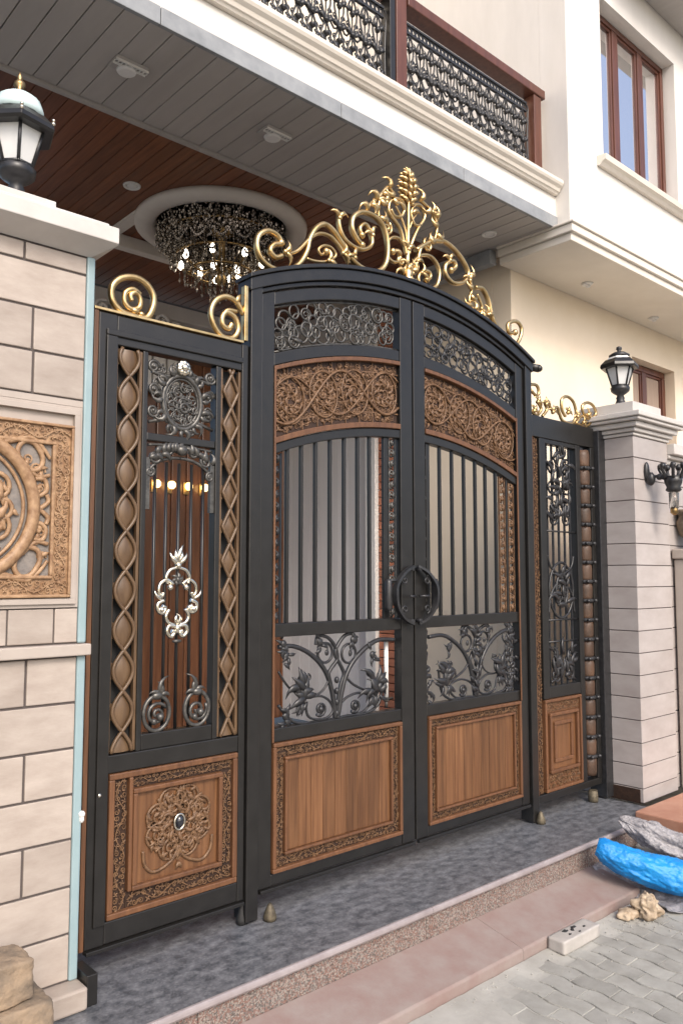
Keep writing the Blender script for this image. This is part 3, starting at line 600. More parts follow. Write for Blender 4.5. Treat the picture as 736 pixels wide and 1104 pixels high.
for (x, z, r, s_) in ((1.507, 2.52, .026, 1), (1.765, 2.515, .027, -1), (1.507, 2.345, .026, -1), (1.757, 2.35, .024, 1), (1.60, 2.285, .02, 1), (1.675, 2.285, .02, -1), (1.51, 2.43, .024, 1), (1.755, 2.43, .025, 1)):
    md.tube(yz(spiral(x, z, r, 0, 1.6, 22, .2, s_), GY+.018), .0065, n=6); md.blob((x, GY+.014, z), r*.35)
md.tube(yz(cr([(1.50, 2.50), (1.56, 2.49), (1.62, 2.51), (1.70, 2.50), (1.765, 2.49)], 5), GY+.02), .008, n=6)
for (p, q) in (((1.49, 2.30), (1.60, 2.33)), ((1.78, 2.30), (1.68, 2.33))): md.tube([(p[0], GY+.02, p[1]), (q[0], GY+.02, q[1])], .007, n=6)
md.build('medallion', 'pewter', t)
fl = MB()
for k in range(9):
    an = k*6.283/9; fl.blob((1.632+.018*math.cos(an), GY+.004, 2.532+.018*math.sin(an)), (.016, .014, .016), 8, 5)
fl.blob((1.632, GY-.004, 2.532), .018); fl.build('flower_boss', 'silver', t)
ar = MB()
for sg in (-1, 1):
    ar.tube(yz([(1.633+sg*.14*math.sin(i/14*1.5), 2.17-.045*(1-math.cos(i/14*1.5))*1.8) for i in range(15)], GY+.02), .007, n=6)
    for k in range(9):
        u = k/8; ar.leaf(1.633+sg*.14*u, 2.19-.035*u*u, 1.2+sg*rnd.uniform(-1, 1), .05, .028, GY+.016, sg*.9)
    for (dx, z, r) in ((.115, 2.165, .028), (.06, 2.195, .022), (.135, 2.105, .02)): ar.tube(yz(spiral(1.633+sg*dx, z, r, 1, 1.6, 20, .2, sg), GY+.016), .0065, n=6)
    ar.box(1.633+sg*.146-.010, 1.633+sg*.146+.010, GY+.012, GY+.03, 1.96, 2.16)
ar.blob((1.633, GY+.008, 2.2), (.028, .018, .022)); ar.tube(yz(cr([(1.49, 2.21), (1.633, 2.222), (1.78, 2.21)], 6), GY+.02), .006, n=6)
ar.build('arched_crown', 'pewter', t)
for x in (1.527, 1.577, 1.633, 1.690, 1.745): MB().tube([(x, GY+.028, 1.115), (x, GY+.028, 2.15)], .0062, n=6).build('bar', 'iron', t)
# bright ornament in the middle of the bars
so = MB(); cx = 1.625; yy = GY+.010
def both(pts, r, taper=False):
    for sg in (-1, 1): curve(so, [(cx+sg*p[0], p[1]) for p in pts], yy, r, 7, 5, 1., taper)
both([(.0, 1.738), (.034, 1.728), (.052, 1.70), (.045, 1.675)], .0075)
both([(.02, 1.672), (.05, 1.69), (.078, 1.672), (.082, 1.64), (.068, 1.625), (.062, 1.64)], .0075)
both([(.06, 1.61), (.085, 1.598), (.084, 1.572), (.064, 1.562), (.052, 1.58), (.066, 1.588)], .0085)
both([(.036, 1.575), (.05, 1.55), (.04, 1.525), (.012, 1.515)], .0075)
both([(.008, 1.51), (.036, 1.512), (.044, 1.488), (.026, 1.47), (.012, 1.485), (.024, 1.492)], .0085)
for sg in (-1, 1):
    so.leaf(cx+sg*.07, 1.615, 1.57-sg*1.2, .05, .016, yy-.004, sg*.5); so.blob((cx+sg*.07, yy-.004, 1.575), .012); so.blob((cx+sg*.035, yy-.004, 1.66), .013)
    so.leaf(cx, 1.52, 1.57+sg*.8, .04, .016, yy-.004, -sg)
for a_ in (.6, 1.1, 1.57, 2.04, 2.54): so.leaf(cx, 1.75, a_, .062 if abs(a_-1.57) > .1 else .085, .022, yy-.002, .3*(1 if a_ < 1.5 else -1))
so.blob((cx, yy-.002, 1.745), .014); so.blob((cx, yy-.002, 1.50), (.012, .01, .02))
so.build('cast_ornament', 'silver', t)
bo = MB()
for k in range(6): bo.leaf(cx, 1.69, k*1.047, .03, .02, yy+.004, .6)
bo.blob((cx, yy, 1.69), .012); bo.blob((cx, yy, 1.452), (.022, .014, .008)); bo.build('rosette', 'pewter', t)
for x, s_ in ((1.545, 1), (1.722, -1)):
    b_ = MB(); b_.tube(yz(ring2(x, 1.185, .055, .066, 26), GY+.015), .0085, n=7, closed=True)
    b_.tube(yz(spiral(x, 1.18, .045, .5, 1.6, 26, .15, s_), GY+.013), .007, n=6)
    for k, (aa, LL) in enumerate(((2.3, .05), (1.75, .085), (1.1, .055), (.5, .045))): b_.leaf(x+s_*.012, 1.25, 1.57+s_*(aa-1.57), LL, .022, GY+.012, .7*s_*(-1)**k)
    b_.blob((x, GY+.012, 1.25), (.026, .014, .016)); b_.blob((x+.012, GY+.008, 1.17), .016); b_.blob((x-.014, GY+.008, 1.155), .013)
    b_.build('spiral_foot', 'pewter', t)
# lower rosette panel
x0, x1, z0, z1 = 1.352, 1.908, .480, .990
pf = MB(); frame_rect(pf, x0, x1, z0, z1, .022, GY-.006, GY+.04); frame_rect(pf, 1.446, 1.834, .562, .925, .018, GY-.012, GY+.03)
pf.box(1.43, 1.446, GY-.008, GY+.03, .562, .968); wp = pf.build('wooden_panel', 'teak', t, .004)
MB().box(1.46, 1.82, GY+.008, GY+.03, .575, .912).build('board', 'teak_plank', wp)
gb = MB(); gb.box(x0+.02, 1.428, GY+.012, GY+.03, z0+.02, z1-.02); gb.box(1.447, x1-.02, GY+.012, GY+.03, .926, z1-.02); gb.box(1.43, x1-.02, GY+.012, GY+.03, z0+.02, .561); gb.box(1.835, x1-.02, GY+.012, GY+.03, .562, .925)
gb.build('border_ground', 'carve_dark', wp)
cb = MB()
carve_strip(cb, x0+.024, 1.426, z0+.024, z1-.024, GY+.008, r=.0045); carve_strip(cb, 1.45, x1-.024, .93, z1-.024, GY+.008, r=.0045)
carve_strip(cb, 1.435, x1-.024, z0+.024, .557, GY+.008, r=.0045); carve_strip(cb, 1.84, x1-.024, .565, .92, GY+.008, r=.0045)
cb.build('carved_border', 'carve', wp)
ro = MB(); cx, cz = 1.643, .768
for k in range(8):
    an = k*.785+.39; x = cx+.095*math.cos(an); z = cz+.092*math.sin(an)
    ro.tube(yz(ring2(x, z, .048, .046, 20), GY+.004), .0055, n=6, closed=True); ro.tube(yz(spiral(x, z, .034, an, 1.7, 22, .15, (-1)**k), GY+.004), .005, n=5)
    for j in range(9):
        q = rnd.random()*6.28; ro.leaf(x+rnd.uniform(-.03, .03), z+rnd.uniform(-.03, .03), q, .034, .014, GY+.002, rnd.uniform(-1.3, 1.3))
        ro.tube(yz(spiral(cx+rnd.uniform(.03, .135)*math.cos(an+.3), cz+rnd.uniform(.03, .125)*math.sin(an+.3), .014, q, 1.4, 12, .2), GY+.003), .0035, n=4)
    ro.leaf(cx+.035*math.cos(an+.39), cz+.035*math.sin(an+.39), an+.39, .05, .017, GY-.001, .8)
    ro.tube(yz(cr([(cx+.03*math.cos(an), cz+.03*math.sin(an)), (cx+.075*math.cos(an+.5), cz+.075*math.sin(an+.5)), (cx+.135*math.cos(an+.35), cz+.135*math.sin(an+.35))], 5), GY+.003), .0055, n=5)
for sg in (-1, 1):
    ro.tube(yz(cr([(cx, .68), (cx+sg*.03, .63), (cx+sg*.10, .605), (cx+sg*.14, .635), (cx+sg*.15, .69)], 6), GY+.004), .0065, n=6)
    ro.leaf(cx, .62, -1.57+sg*.5, .03, .016, GY+.002, 0)
ro.build('rosette', 'carve', wp)
gm = MB().blob((cx, GY-.004, cz), (.017, .012, .024), 12, 8); gm_o = gm.build('boss', 'gem', wp)
gr_ = MB(); gr_.tube(yz(ring2(cx, cz, .022, .029, 22), GY-.002), .005, n=6, closed=True); gr_.build('boss_ring', 'silver', wp)
MB().blob((1.312, GY-.006, .925), (.009, .009, .009)).build('bolt', 'silver', t)
MB().lathe([(.022, 0), (.022, .02), (.014, .05), (.01, .085)], (1.95, GY+.02, FLR+.001), 10).build('floor_stop', 'rubber', t)

# ---- side gate with coiled strip
t = thing('side_gate', 'narrow side gate with one long glazed slot and a coiled wooden strip, beside lantern pillar', 'side gate', (4.41, GY, .42))
fr = MB(); y0, y1 = GY+.002, GY+.055
fr.box(4.082, 4.146, y0, y1, .98, 2.54); fr.box(4.482, 4.532, y0, y1, .44, 2.54); fr.box(3.998, 4.70, y0, y1, 2.542, 2.672)
fr.box(4.146, 4.482, y0+.003, y1-.003, .980, 1.050); fr.box(4.146, 4.482, y0+.003, y1-.003, 2.512, 2.54)
fr.box(3.998, 4.70, y0+.001, y1-.001, .395, .438); fr.box(4.655, 4.70, y0, y1, .438, 2.542)
fr.build('frame', 'iron', t, .004)
MB().box(4.703, 4.835, GY-.03, GY+.09, .31, 2.655).build('post', 'black', t, .005)
MB().lathe([(.03, 0), (.032, .02), (.028, .07)], (4.60, GY+.01, FLR+.001), 10).build('floor_stop', 'dull_brass', t)
MB().box(4.0, 4.012, y0-.002, y0+.02, .44, 2.54).build('wooden_bead', 'teak', t, .002)
cs = MB(); cs.box(4.014, 4.08, GY+.02, GY+.045, .44, 2.54); cw = cs.build('carved_strip', 'carve_dark', t)
c2 = MB(); carve_strip(c2, 4.016, 4.078, .445, 2.535, GY+.017); c2.build('carving', 'carve', cw)
x0, x1, z0, z1 = 4.086, 4.480, .442, .976
pf = MB(); frame_rect(pf, x0, x1, z0, z1, .018, GY-.003, GY+.04); frame_rect(pf, 4.13, 4.44, .545, .895, .02, GY-.006, GY+.03)
frame_rect(pf, 4.185, 4.385, .60, .84, .022, GY+.002, GY+.03); wp = pf.build('wooden_panel', 'teak', t, .004)
MB().box(4.149, 4.421, GY+.014, GY+.03, .564, .876).build('board', 'teak_plank', wp)
gb = MB(); gb.box(x0+.016, x1-.016, GY+.014, GY+.03, .896, z1-.016); gb.box(x0+.016, x1-.016, GY+.014, GY+.03, z0+.016, .544); gb.box(x0+.016, 4.129, GY+.014, GY+.03, .545, .895); gb.box(4.441, x1-.016, GY+.014, GY+.03, .545, .895); gb.build('border_ground', 'teak', wp)
cb = MB(); carve_strip(cb, x0+.02, x1-.02, .90, z1-.02, GY+.011); carve_strip(cb, x0+.02, x1-.02, z0+.02, .54, GY+.011); cb.build('carved_border', 'carve', wp)
# ironwork in the slot
sl = MB(); cx = 4.314; ys = GY+.025
for x in (4.19, 4.25, 4.314, 4.378, 4.44): sl.box(x-.005, x+.005, ys, ys+.012, 1.05, 2.512)
def cluster(zc, h, w, n):
    for k in range(n):
        sl.leaf(cx+rnd.uniform(-w*.7, w*.7), zc+rnd.uniform(-h, h), 1.57+rnd.uniform(-1.5, 1.5), rnd.uniform(.06, .13), .032, ys-.006+rnd.uniform(-.006, .004), rnd.uniform(-1, 1))
    for sg in (-1, 1):
        for q in (-.6, .3): sl.tube(yz(spiral(cx+sg*w*.55, zc+q*h, w*.38, 1.2, 1.6, 22, .15, sg), ys-.004), .007, n=6)
cluster(2.34, .14, .15, 26); cluster(2.10, .07, .13, 16); cluster(1.62, .10, .07, 14); cluster(1.16, .08, .14, 24)
sl.tube(yz(ring2(cx, 1.62, .13, .17, 28), ys-.003), .008, n=6, closed=True); sl.tube(yz(ring2(cx, 1.62, .06, .10, 24), ys-.006), .009, n=6, closed=True)
for sg in (-1, 1):
    sl.tube(yz(cr([(cx+sg*.14, 1.83), (cx+sg*.11, 1.76), (cx, 1.70), (cx-sg*.11, 1.60), (cx-sg*.14, 1.48)], 6), ys-.004), .007, n=6)
    sl.tube(yz(cr([(cx+sg*.15, 1.28), (cx+sg*.08, 1.24), (cx+sg*.05, 1.12), (cx+sg*.13, 1.07)], 6), ys-.004), .007, n=6)
for zc in (1.98, 1.44, 1.31): sl.tube([(4.15, ys-.004, zc), (4.478, ys-.004, zc)], .006, n=6)
sl.build('slot_ironwork', 'black', t)
# coil: wooden roll wrapped by iron rings
co = MB(); xc_ = 4.595
n = 17
for i in range(n):
    za = .46+(2.52-.46)*i/n; zb = .46+(2.52-.46)*(i+1)/n; h = zb-za
    co.lathe([(.043, .004), (.047, h*.2), (.048, h*.7), (.043, h-.004)], (xc_, GY+.03, za), 12)
cw = co.build('wooden_coil', 'coil_wood', t)
for i in range(1, n):
    ri = MB(); za = .46+(2.52-.46)*i/n
    ri.lathe([(.05, -.012), (.058, 0), (.05, .012)], (xc_, GY+.03, za), 12); ri.blob((xc_+.04, GY-.02, za), (.016, .016, .013)); ri.blob((xc_-.035, GY-.015, za), (.014, .014, .011))
    ri.build('coil_ring', 'black', t)
MB().box(4.533, 4.654, GY+.088, GY+.095, .44, 2.54).build('backing', 'rubber', t)
gs = MB()
for k, r in (('gr1', .010), ('gr2', .010), ('gr3', .0095), ('gr4', .008)): curve(gs, TR[k], GY+.02, r, 7, 5)
for (x, z, a0) in ((4.09, 2.76, 1.), (4.18, 2.76, 1.6), (4.25, 2.72, 1.4), (4.42, 2.74, 1.2), (4.53, 2.73, 2.), (4.66, 2.76, .5), (4.60, 2.70, .3), (4.05, 2.70, 1.)):
    for d in (-.8, 0, .8): gs.leaf(x, z, a0+d, .05, .024, GY+.012, d)
    gs.blob((x, GY+.012, z), .014)
gs.build('scroll_crest', 'gold', t)
# ================================================================== PILLARS AND LANTERNS
def course_blocks(mb, rows, joints_even, x0, x1, y, dep, gap=.004):
    for i, (z0, z1, js) in enumerate(rows):
        xs = [x0]+sorted(js)+[x1]
        for a, b in zip(xs[:-1], xs[1:]):
            mb.box(a+(gap if a > x0 else 0), b-(gap if b < x1 else 0), y, y+dep, z0+gap, z1-gap)
PX0, PX1, PY = .40, 1.176, 2.64
t = thing('stone_pillar', 'broad cream stone gate pillar with an ochre carved panel and pale blue edge', 'pillar', (.79, PY, FLR))
MB().box(PX0+.006, PX1-.004, PY+.006, 3.25, FLR+.002, 2.83).build('core', 'joint', t)
rows = [(.377, .526, [.60, 1.015]), (.526, .677, [.80]), (.677, .83, [.60, 1.008]), (.83, .975, [.80]), (.975, 1.127, [.60, 1.004]), (1.127, 1.278, [.80]), (1.278, 1.433, [.60, 1.0]),
        (2.311, 2.457, [.60, .992]), (2.457, 2.607, [.60, .987]), (2.607, 2.76, [.80]), (2.76, 2.826, [.60, .952])]
bl = MB(); course_blocks(bl, rows, None, PX0, PX1-.008, PY, .12)
course_blocks(bl, [(1.478, 1.596, [.44, .60, .77, .935, 1.088])], None, PX0, PX1-.008, PY, .12, .0025)
bl.build('stone_blocks', 'travertine', t, .003)
MB().box(PX0, PX1-.012, PY+.125, 3.26, .377, 2.826).build('side_cladding', 'travertine', t)
MB().box(PX0-.02, 1.205, PY-.075, 3.27, FLR+.002, .373).build('base', 'travertine', t, .008)
MB().box(PX0-.02, 1.209, PY-.028, 3.27, 1.436, 1.474).build('string_course', 'stone_plain', t, .004)
MB().box(1.170, 1.200, PY-.004, PY+.055, .374, 1.434).box(1.170, 1.200, PY-.004, PY+.055, 1.476, 2.83).build('edge_strip', 'blue_strip', t, .006)
MB().blob((1.20, PY-.004, .905), (.012, .012, .012)).blob((1.20, PY-.004, .89), (.009, .009, .014)).build('screw_hook', 'light_trim', t)
MB().box(1.207, 1.245, PY-.06, PY+.06, FLR+.001, .40).build('gate_stop', 'iron', t, .003)
cp = MB(); cp.box(PX0-.072, 1.247, PY-.088, 3.33, 2.868, 2.926)
cp.quad([(PX0, PY, 2.828), (PX1+.004, PY, 2.828), (1.247, PY-.088, 2.866), (PX0-.072, PY-.088, 2.866)])
cp.quad([(PX1+.004, PY, 2.828), (PX1+.004, 3.26, 2.828), (1.247, 3.33, 2.866), (1.247, PY-.088, 2.866)])
cp.box(PX0-.04, 1.222, PY-.06, 3.30, 2.927, 2.945)
cp.build('cap', 'marble_lite', t, .004)
MB().box(.56, 1.06, PY+.015, 3.12, 2.946, 3.0).build('cap_block', 'marble_lite', t, .004)
MB().box(1.065, 1.14, PY+.09, 3.0, 2.946, 2.972).build('cap_pad', 'marble_lite', t, .012)
# stone picture-frame around the carving
fm = MB(); frame_rect(fm, .43, 1.166, 1.598, 2.285, .012, PY-.004, PY+.1); frame_rect(fm, .442, 1.154, 1.61, 2.273, .018, PY-.014, PY+.1); fm.box(.46, 1.136, PY+.004, PY+.1, 1.628, 2.255)
fm.box(PX0, .429, PY+.001, PY+.1, 1.60, 2.308); fm.box(1.167, 1.1685, PY+.001, PY+.1, 1.60, 2.308); fm.box(PX0, 1.168, PY+.001, PY+.1, 2.287, 2.309)
fm.build('stone_frame', 'stone_plain', t, .004)
x0, x1, z0, z1 = .462, 1.134, 1.632, 2.216
pf = MB(); frame_rect(pf, x0, x1, z0, z1, .010, PY-.02, PY); frame_rect(pf, x0+.062, x1-.062, z0+.062, z1-.062, .011, PY-.018, PY); pn = pf.build('carved_panel', 'panel_carve', t, .003)
gb = MB(); frame_rect(gb, x0+.008, x1-.008, z0+.008, z1-.008, .056, PY-.007, PY+.003); gb.build('border_ground', 'panel_carve', pn)
cb = MB()
for q in ((x0+.012, x1-.012, z1-.06, z1-.012), (x0+.012, x1-.012, z0+.012, z0+.06), (x0+.012, x0+.06, z0+.062, z1-.062), (x1-.06, x1-.012, z0+.062, z1-.062)): carve_strip(cb, *q, PY-.011, r=.0042)
cb.build('carved_border', 'panel_carve', pn)
MB().box(x0+.06, x1-.06, PY-.002, PY+.003, z0+.06, z1-.06).build('ground', 'panel_ground', pn)
mc = MB(); cx, cz = .772, 1.924
def ringband(r, w, y, th):
    n = 60; b = len(mc.v)
    mc.tube(yz(ring2(cx, cz, r, r, n), y), w, n=8, closed=True, flat=th)
ringband(.232, .021, PY-.012, .8); ringband(.199, .006, PY-.008, 1.)
inside_ring = lambda x, z, r: (x-cx)**2+(z-cz)**2 < r*r
for k in range(12):
    an = k*.5236; x = cx+.13*math.cos(an); z = cz+.13*math.sin(an)
    mc.tube(yz(spiral(x, z, .05, an+2, 1.7, 26, .12, (-1)**k), PY-.008), .008, n=6)
    mc.leaf(cx+.06*math.cos(an), cz+.06*math.sin(an), an+.3, .12, .04, PY-.008, .9)
for _ in range(60):
    an = rnd.random()*6.28; rr_ = .18*math.sqrt(rnd.random()); mc.leaf(cx+rr_*math.cos(an), cz+rr_*math.sin(an), rnd.random()*6.28, rnd.uniform(.03, .06), .018, PY-.007, rnd.uniform(-1, 1))
# corner branches outside the ring
for sx in (-1, 1):
    for sz in (-1, 1):
        Q = lambda p: (cx+sx*p[0], cz+sz*p[1])
        def cv(pts, r, tp=False): curve(mc, [Q(p) for p in pts], PY-.008, r, 7, 6, .9, tp)
        cv([(.12, .21), (.17, .225), (.22, .235), (.262, .20), (.283, .17)], .012, True)
        cv([(.185, .15), (.175, .19), (.195, .222), (.232, .215), (.258, .17), (.248, .135), (.215, .125)], .009)
        cv([(.235, .10), (.265, .10), (.275, .065), (.25, .045), (.238, .065), (.256, .075)], .008)
        cv([(.20, .15), (.24, .11), (.283, .115)], .007); cv([(.25, .0), (.28, .025), (.275, .05)], .008)
        for k in range(8):
            x, z = rnd.uniform(.17, .285), rnd.uniform(.02, .235)
            if x*x+z*z > .26**2:
                mc.leaf(*Q((x, z)), rnd.random()*6.28, rnd.uniform(.03, .055), .018, PY-.006, rnd.uniform(-1, 1)); mc.tube(yz(spiral(*Q((x, z)), .018, k, 1.4, 12, .2), PY-.005), .004, n=4)
mc.build('scroll_carving', 'panel_carve', pn)

def lantern(loc, label, s=1., cat='lantern'):
    t = thing('pillar_lantern', label, cat, loc); x, y, z = loc
    H = lambda prof, mm, nm, n=6, par=None, sm=False, rot=.26: MB().lathe([(r*s, h*s) for r, h in prof], loc, n, sm, rot).build(nm, mm, par or t, 0 if sm else .002)
    H([(.07, .0), (.062, .012), (.036, .03), (.026, .055), (.03, .065), (.022, .085), (.045, .10), (.062, .115), (.066, .14), (.052, .15)], 'black', 'base', 16, sm=True)
    gl = H([(.052, .15), (.092, .285)], 'frost', 'glass_shade')
    br = MB()
    for k in range(6):
        a_ = k*math.pi/3+.26
        br.tube([(x+.054*s*math.cos(a_), y+.054*s*math.sin(a_), z+.148*s), (x+.095*s*math.cos(a_), y+.095*s*math.sin(a_), z+.287*s)], .0065*s, n=5)
    for r_, h_, w_ in ((.056, .152, .007), (.094, .283, .006)):
        br.tube([(x+r_*s*math.cos(k*math.pi/3+.26), y+r_*s*math.sin(k*math.pi/3+.26), z+h_*s) for k in range(6)], w_*s, n=5, closed=True, up=(0, 0, 1))
    br.build('glass_bars', 'black', t)
    H([(.128, .272), (.134, .282), (.130, .30), (.096, .335), (.088, .336)], 'iron', 'roof')
    return t, H
t, H = lantern((.972, 2.80, 3.001), 'hexagonal black lantern with pale dome and brass finial on broad carved pillar')
H([(.086, .336), (.084, .365), (.072, .395), (.046, .414), (.02, .42)], 'teal_dome', 'dome', 20, sm=True)
H([(.024, .416), (.024, .426), (.011, .438), (.021, .452), (.019, .464), (.008, .474), (.011, .48), (.004, .496), (.002, .504)], 'brass', 'finial', 14, sm=True)
for k in range(6):
    kb = MB(); a_ = k*math.pi/3+.26; kb.blob((.972+.128*math.cos(a_), 2.80+.128*math.sin(a_), 3.001+.305), .0075); kb.blob((.972+.128*math.cos(a_), 2.80+.128*math.sin(a_), 3.001+.318), .006)
    kb.build('roof_knob', 'silver', t)
LR = (4.93, 2.68, 2.832)
t, H = lantern(LR, 'smaller black lantern with hooded grey roof on the striped marble pillar', .97)
H([(.10, .31), (.074, .352), (.06, .356)], 'light_trim', 'hood', 6)
H([(.066, .354), (.072, .368), (.04, .388), (.018, .394), (.012, .402), (.020, .412), (.018, .426), (.004, .434)], 'black', 'finial', 12, sm=True)

# striped marble pillar
QX0, QX1, QY = 4.78, 5.24, 2.52
t = thing('stone_pillar', 'slender pinkish marble pillar with horizontal joints and a moulded white cap', 'pillar', (5.01, QY, FLR))
MB().box(QX0+.006, QX1-.004, QY+.006, 2.955, FLR+.002, 2.61).build('core', 'joint', t)
bl = MB(); zs = [FLR+.004, .39]+[.39+.1385*k for k in range(1, 17)]
for a, b in zip(zs[:-1], zs[1:]): bl.box(QX0, QX1, QY, 2.96, a+.0028, b-.0028)
bl.build('marble_courses', 'marble_r', t, .002)
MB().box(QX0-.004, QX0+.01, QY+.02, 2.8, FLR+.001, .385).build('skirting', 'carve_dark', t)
cp = MB()
for (o, a, b) in ((.012, 2.607, 2.628), (.03, 2.63, 2.655), (.055, 2.657, 2.69), (.085, 2.692, 2.712), (.10, 2.714, 2.748)): cp.box(QX0-o, QX1+o, QY-o, 2.96+o, a, b)
cp.build('cap', 'marble_lite', t, .006)
MB().box(QX0-.005, QX1-.09, QY-.01, 2.90, 2.749, 2.83).build('cap_block', 'marble_lite', t, .004)
# garden wall continuing from the pillar
t = thing('boundary_wall', 'low pinkish marble wall running on from the striped pillar, with white coping', 'wall', (6.5, 2.58, FLR))
bl = MB()
for a, b in zip(zs[:-2], zs[1:-1]): bl.box(QX1+.006, 8.4, QY+.035, 2.82, a+.0028, b-.0028)
bl.build('marble_courses', 'marble_r', t, .002)
MB().box(QX1+.006, 8.4, QY+.045, 2.80, FLR, 2.46).build('core', 'joint', t)
cp = MB(); cp.box(QX1+.003, 8.45, QY+.015, 2.84, 2.468, 2.50); cp.box(QX1+.003, 8.46, QY-.015, 2.86, 2.502, 2.525); cp.box(QX1+.003, 8.47, QY-.05, 2.88, 2.527, 2.60); cp.build('coping', 'marble_lite', t, .006)
t = thing('stone_pilaster', 'pale stone post with a dark urn on top, standing before the marble wall', 'pilaster', (5.45, 2.44, FLR))
p_ = MB().box(5.325, 5.62, 2.40, 2.54, FLR, 1.82); p_.box(5.305, 5.64, 2.375, 2.545, 1.822, 1.89); p_.build('post', 'stone_plain', t, .01)
MB().lathe([(.06, .0), (.05, .02), (.04, .05), (.09, .10), (.11, .18), (.09, .23), (.12, .25), (.11, .27)], (5.46, 2.46, 1.891), 18).build('urn', 'rough_stone', t)
# wall sconce
t = thing('wall_sconce', 'black wrought iron wall sconce with crown shade and hanging glass on marble pillar', 'sconce', (4.93, QY, 2.36))
b_ = MB(); b_.blob((4.925, QY-.012, 2.385), (.026, .016, .062), 12, 8); b_.blob((4.94, QY-.03, 2.335), (.03, .03, .045), 10, 6); b_.build('wall_plate', 'black', t)
b_ = MB(); b_.tube(cr([(4.94, QY-.03, 2.345), (4.955, QY-.07, 2.35), (4.965, QY-.10, 2.335), (4.985, QY-.125, 2.33), (5.0, QY-.15, 2.305)], 5), .010, n=8); b_.blob((4.958, QY-.08, 2.345), (.022, .022, .022)); b_.tube(cr([(4.95, QY-.09, 2.35), (4.975, QY-.12, 2.36), (4.985, QY-.14, 2.29)], 5), .005, n=6); b_.build('arm', 'black', t)
CXs, CYs, CZs = 5.0, QY-.15, 2.245
b_ = MB(); b_.lathe([(.035, 0), (.05, .012), (.042, .03), (.055, .06), (.060, .10), (.056, .10), (.05, .06), (.036, .03)], (CXs, CYs, CZs), 14)
for k in range(7):
    a_ = k*6.283/7; ux, uy = math.cos(a_), math.sin(a_)
    b_.tube(cr([(CXs+.055*ux, CYs+.055*uy, CZs+.09), (CXs+.075*ux, CYs+.075*uy, CZs+.13), (CXs+.085*ux, CYs+.085*uy, CZs+.16), (CXs+.07*ux, CYs+.07*uy, CZs+.175)], 4), .011, n=6)
    b_.blob((CXs+.078*ux, CYs+.078*uy, CZs+.165), (.02, .02, .022), 8, 5, .4)
b_.build('crown', 'black', t)
MB().lathe([(.03, 0), (.032, .10), (.028, .10), (.026, .0)], (CXs, CYs, CZs-.105), 14).build('glass_tube', 'clear', t)
MB().lathe([(.008, 0), (.024, .015), (.024, .04), (.018, .055)], (CXs, CYs, CZs-.15), 12).build('lamp_bulb', 'brass', t)
# ================================================================== HOUSE
h = thing('house', 'cream two-storey house with grey boarded canopy, wooden porch ceiling and projecting bay', 'house', (3., 6., FLR))
def wall_hole(mb, axis, c0, c1, u0, u1, z0, z1, hu0, hu1, hz0, hz1):
    bx = (lambda a, b, c, d: mb.box(a, b, c0, c1, c, d)) if axis == 'x' else (lambda a, b, c, d: mb.box(c0, c1, a, b, c, d))
    bx(u0, hu0, z0, z1); bx(hu1, u1, z0, z1); bx(hu0, hu1, z0, hz0); bx(hu0, hu1, hz1, z1)
# canopy underside boards
sb = MB(); x = -1.5; p_ = .121
while x < 4.86:
    sb.box(x+.0025, min(x+p_, 4.878)-.0025, 3.124, 3.868, 4.200, 4.215); x += p_
s_ = sb.build('soffit', 'soffit', h, .003)
MB().box(-1.5, 4.878, 3.13, 3.868, 4.216, 4.282).build('soffit_backing', 'joint', h)
MB().box(-1.5, 4.80, 3.870, 3.905, 4.185, 4.30).build('soffit_edge', 'soffit', h, .004)
fs = MB(); xs = [-1.5, -.6, .55, 1.69, 2.79, 3.83, 4.885]
for a, b in zip(xs[:-1], xs[1:]): fs.box(a+.002, b-.002, 3.098, 3.122, 4.196, 4.284)
fs.build('fascia_stone', 'greystone', h, .003)
MB().box(-1.5, 4.882, 3.112, 3.30, 4.286, 4.438).build('fascia', 'white', h)
MB().prof_x([(3.13, 4.44), (3.085, 4.44), (3.078, 4.452), (3.068, 4.456), (3.06, 4.475), (3.042, 4.49), (3.034, 4.505), (3.034, 4.527), (3.30, 4.530)], -1.5, 4.868).build('ledge', 'white_trim', h)
MB().box(-1.5, 4.878, 3.305, 5.25, 4.44, 4.51).build('balcony_floor', 'greystone', h)
MB().box(-1.5, 4.878, 5.20, 5.40, 4.515, 10.).build('balcony_wall', 'cream', h)
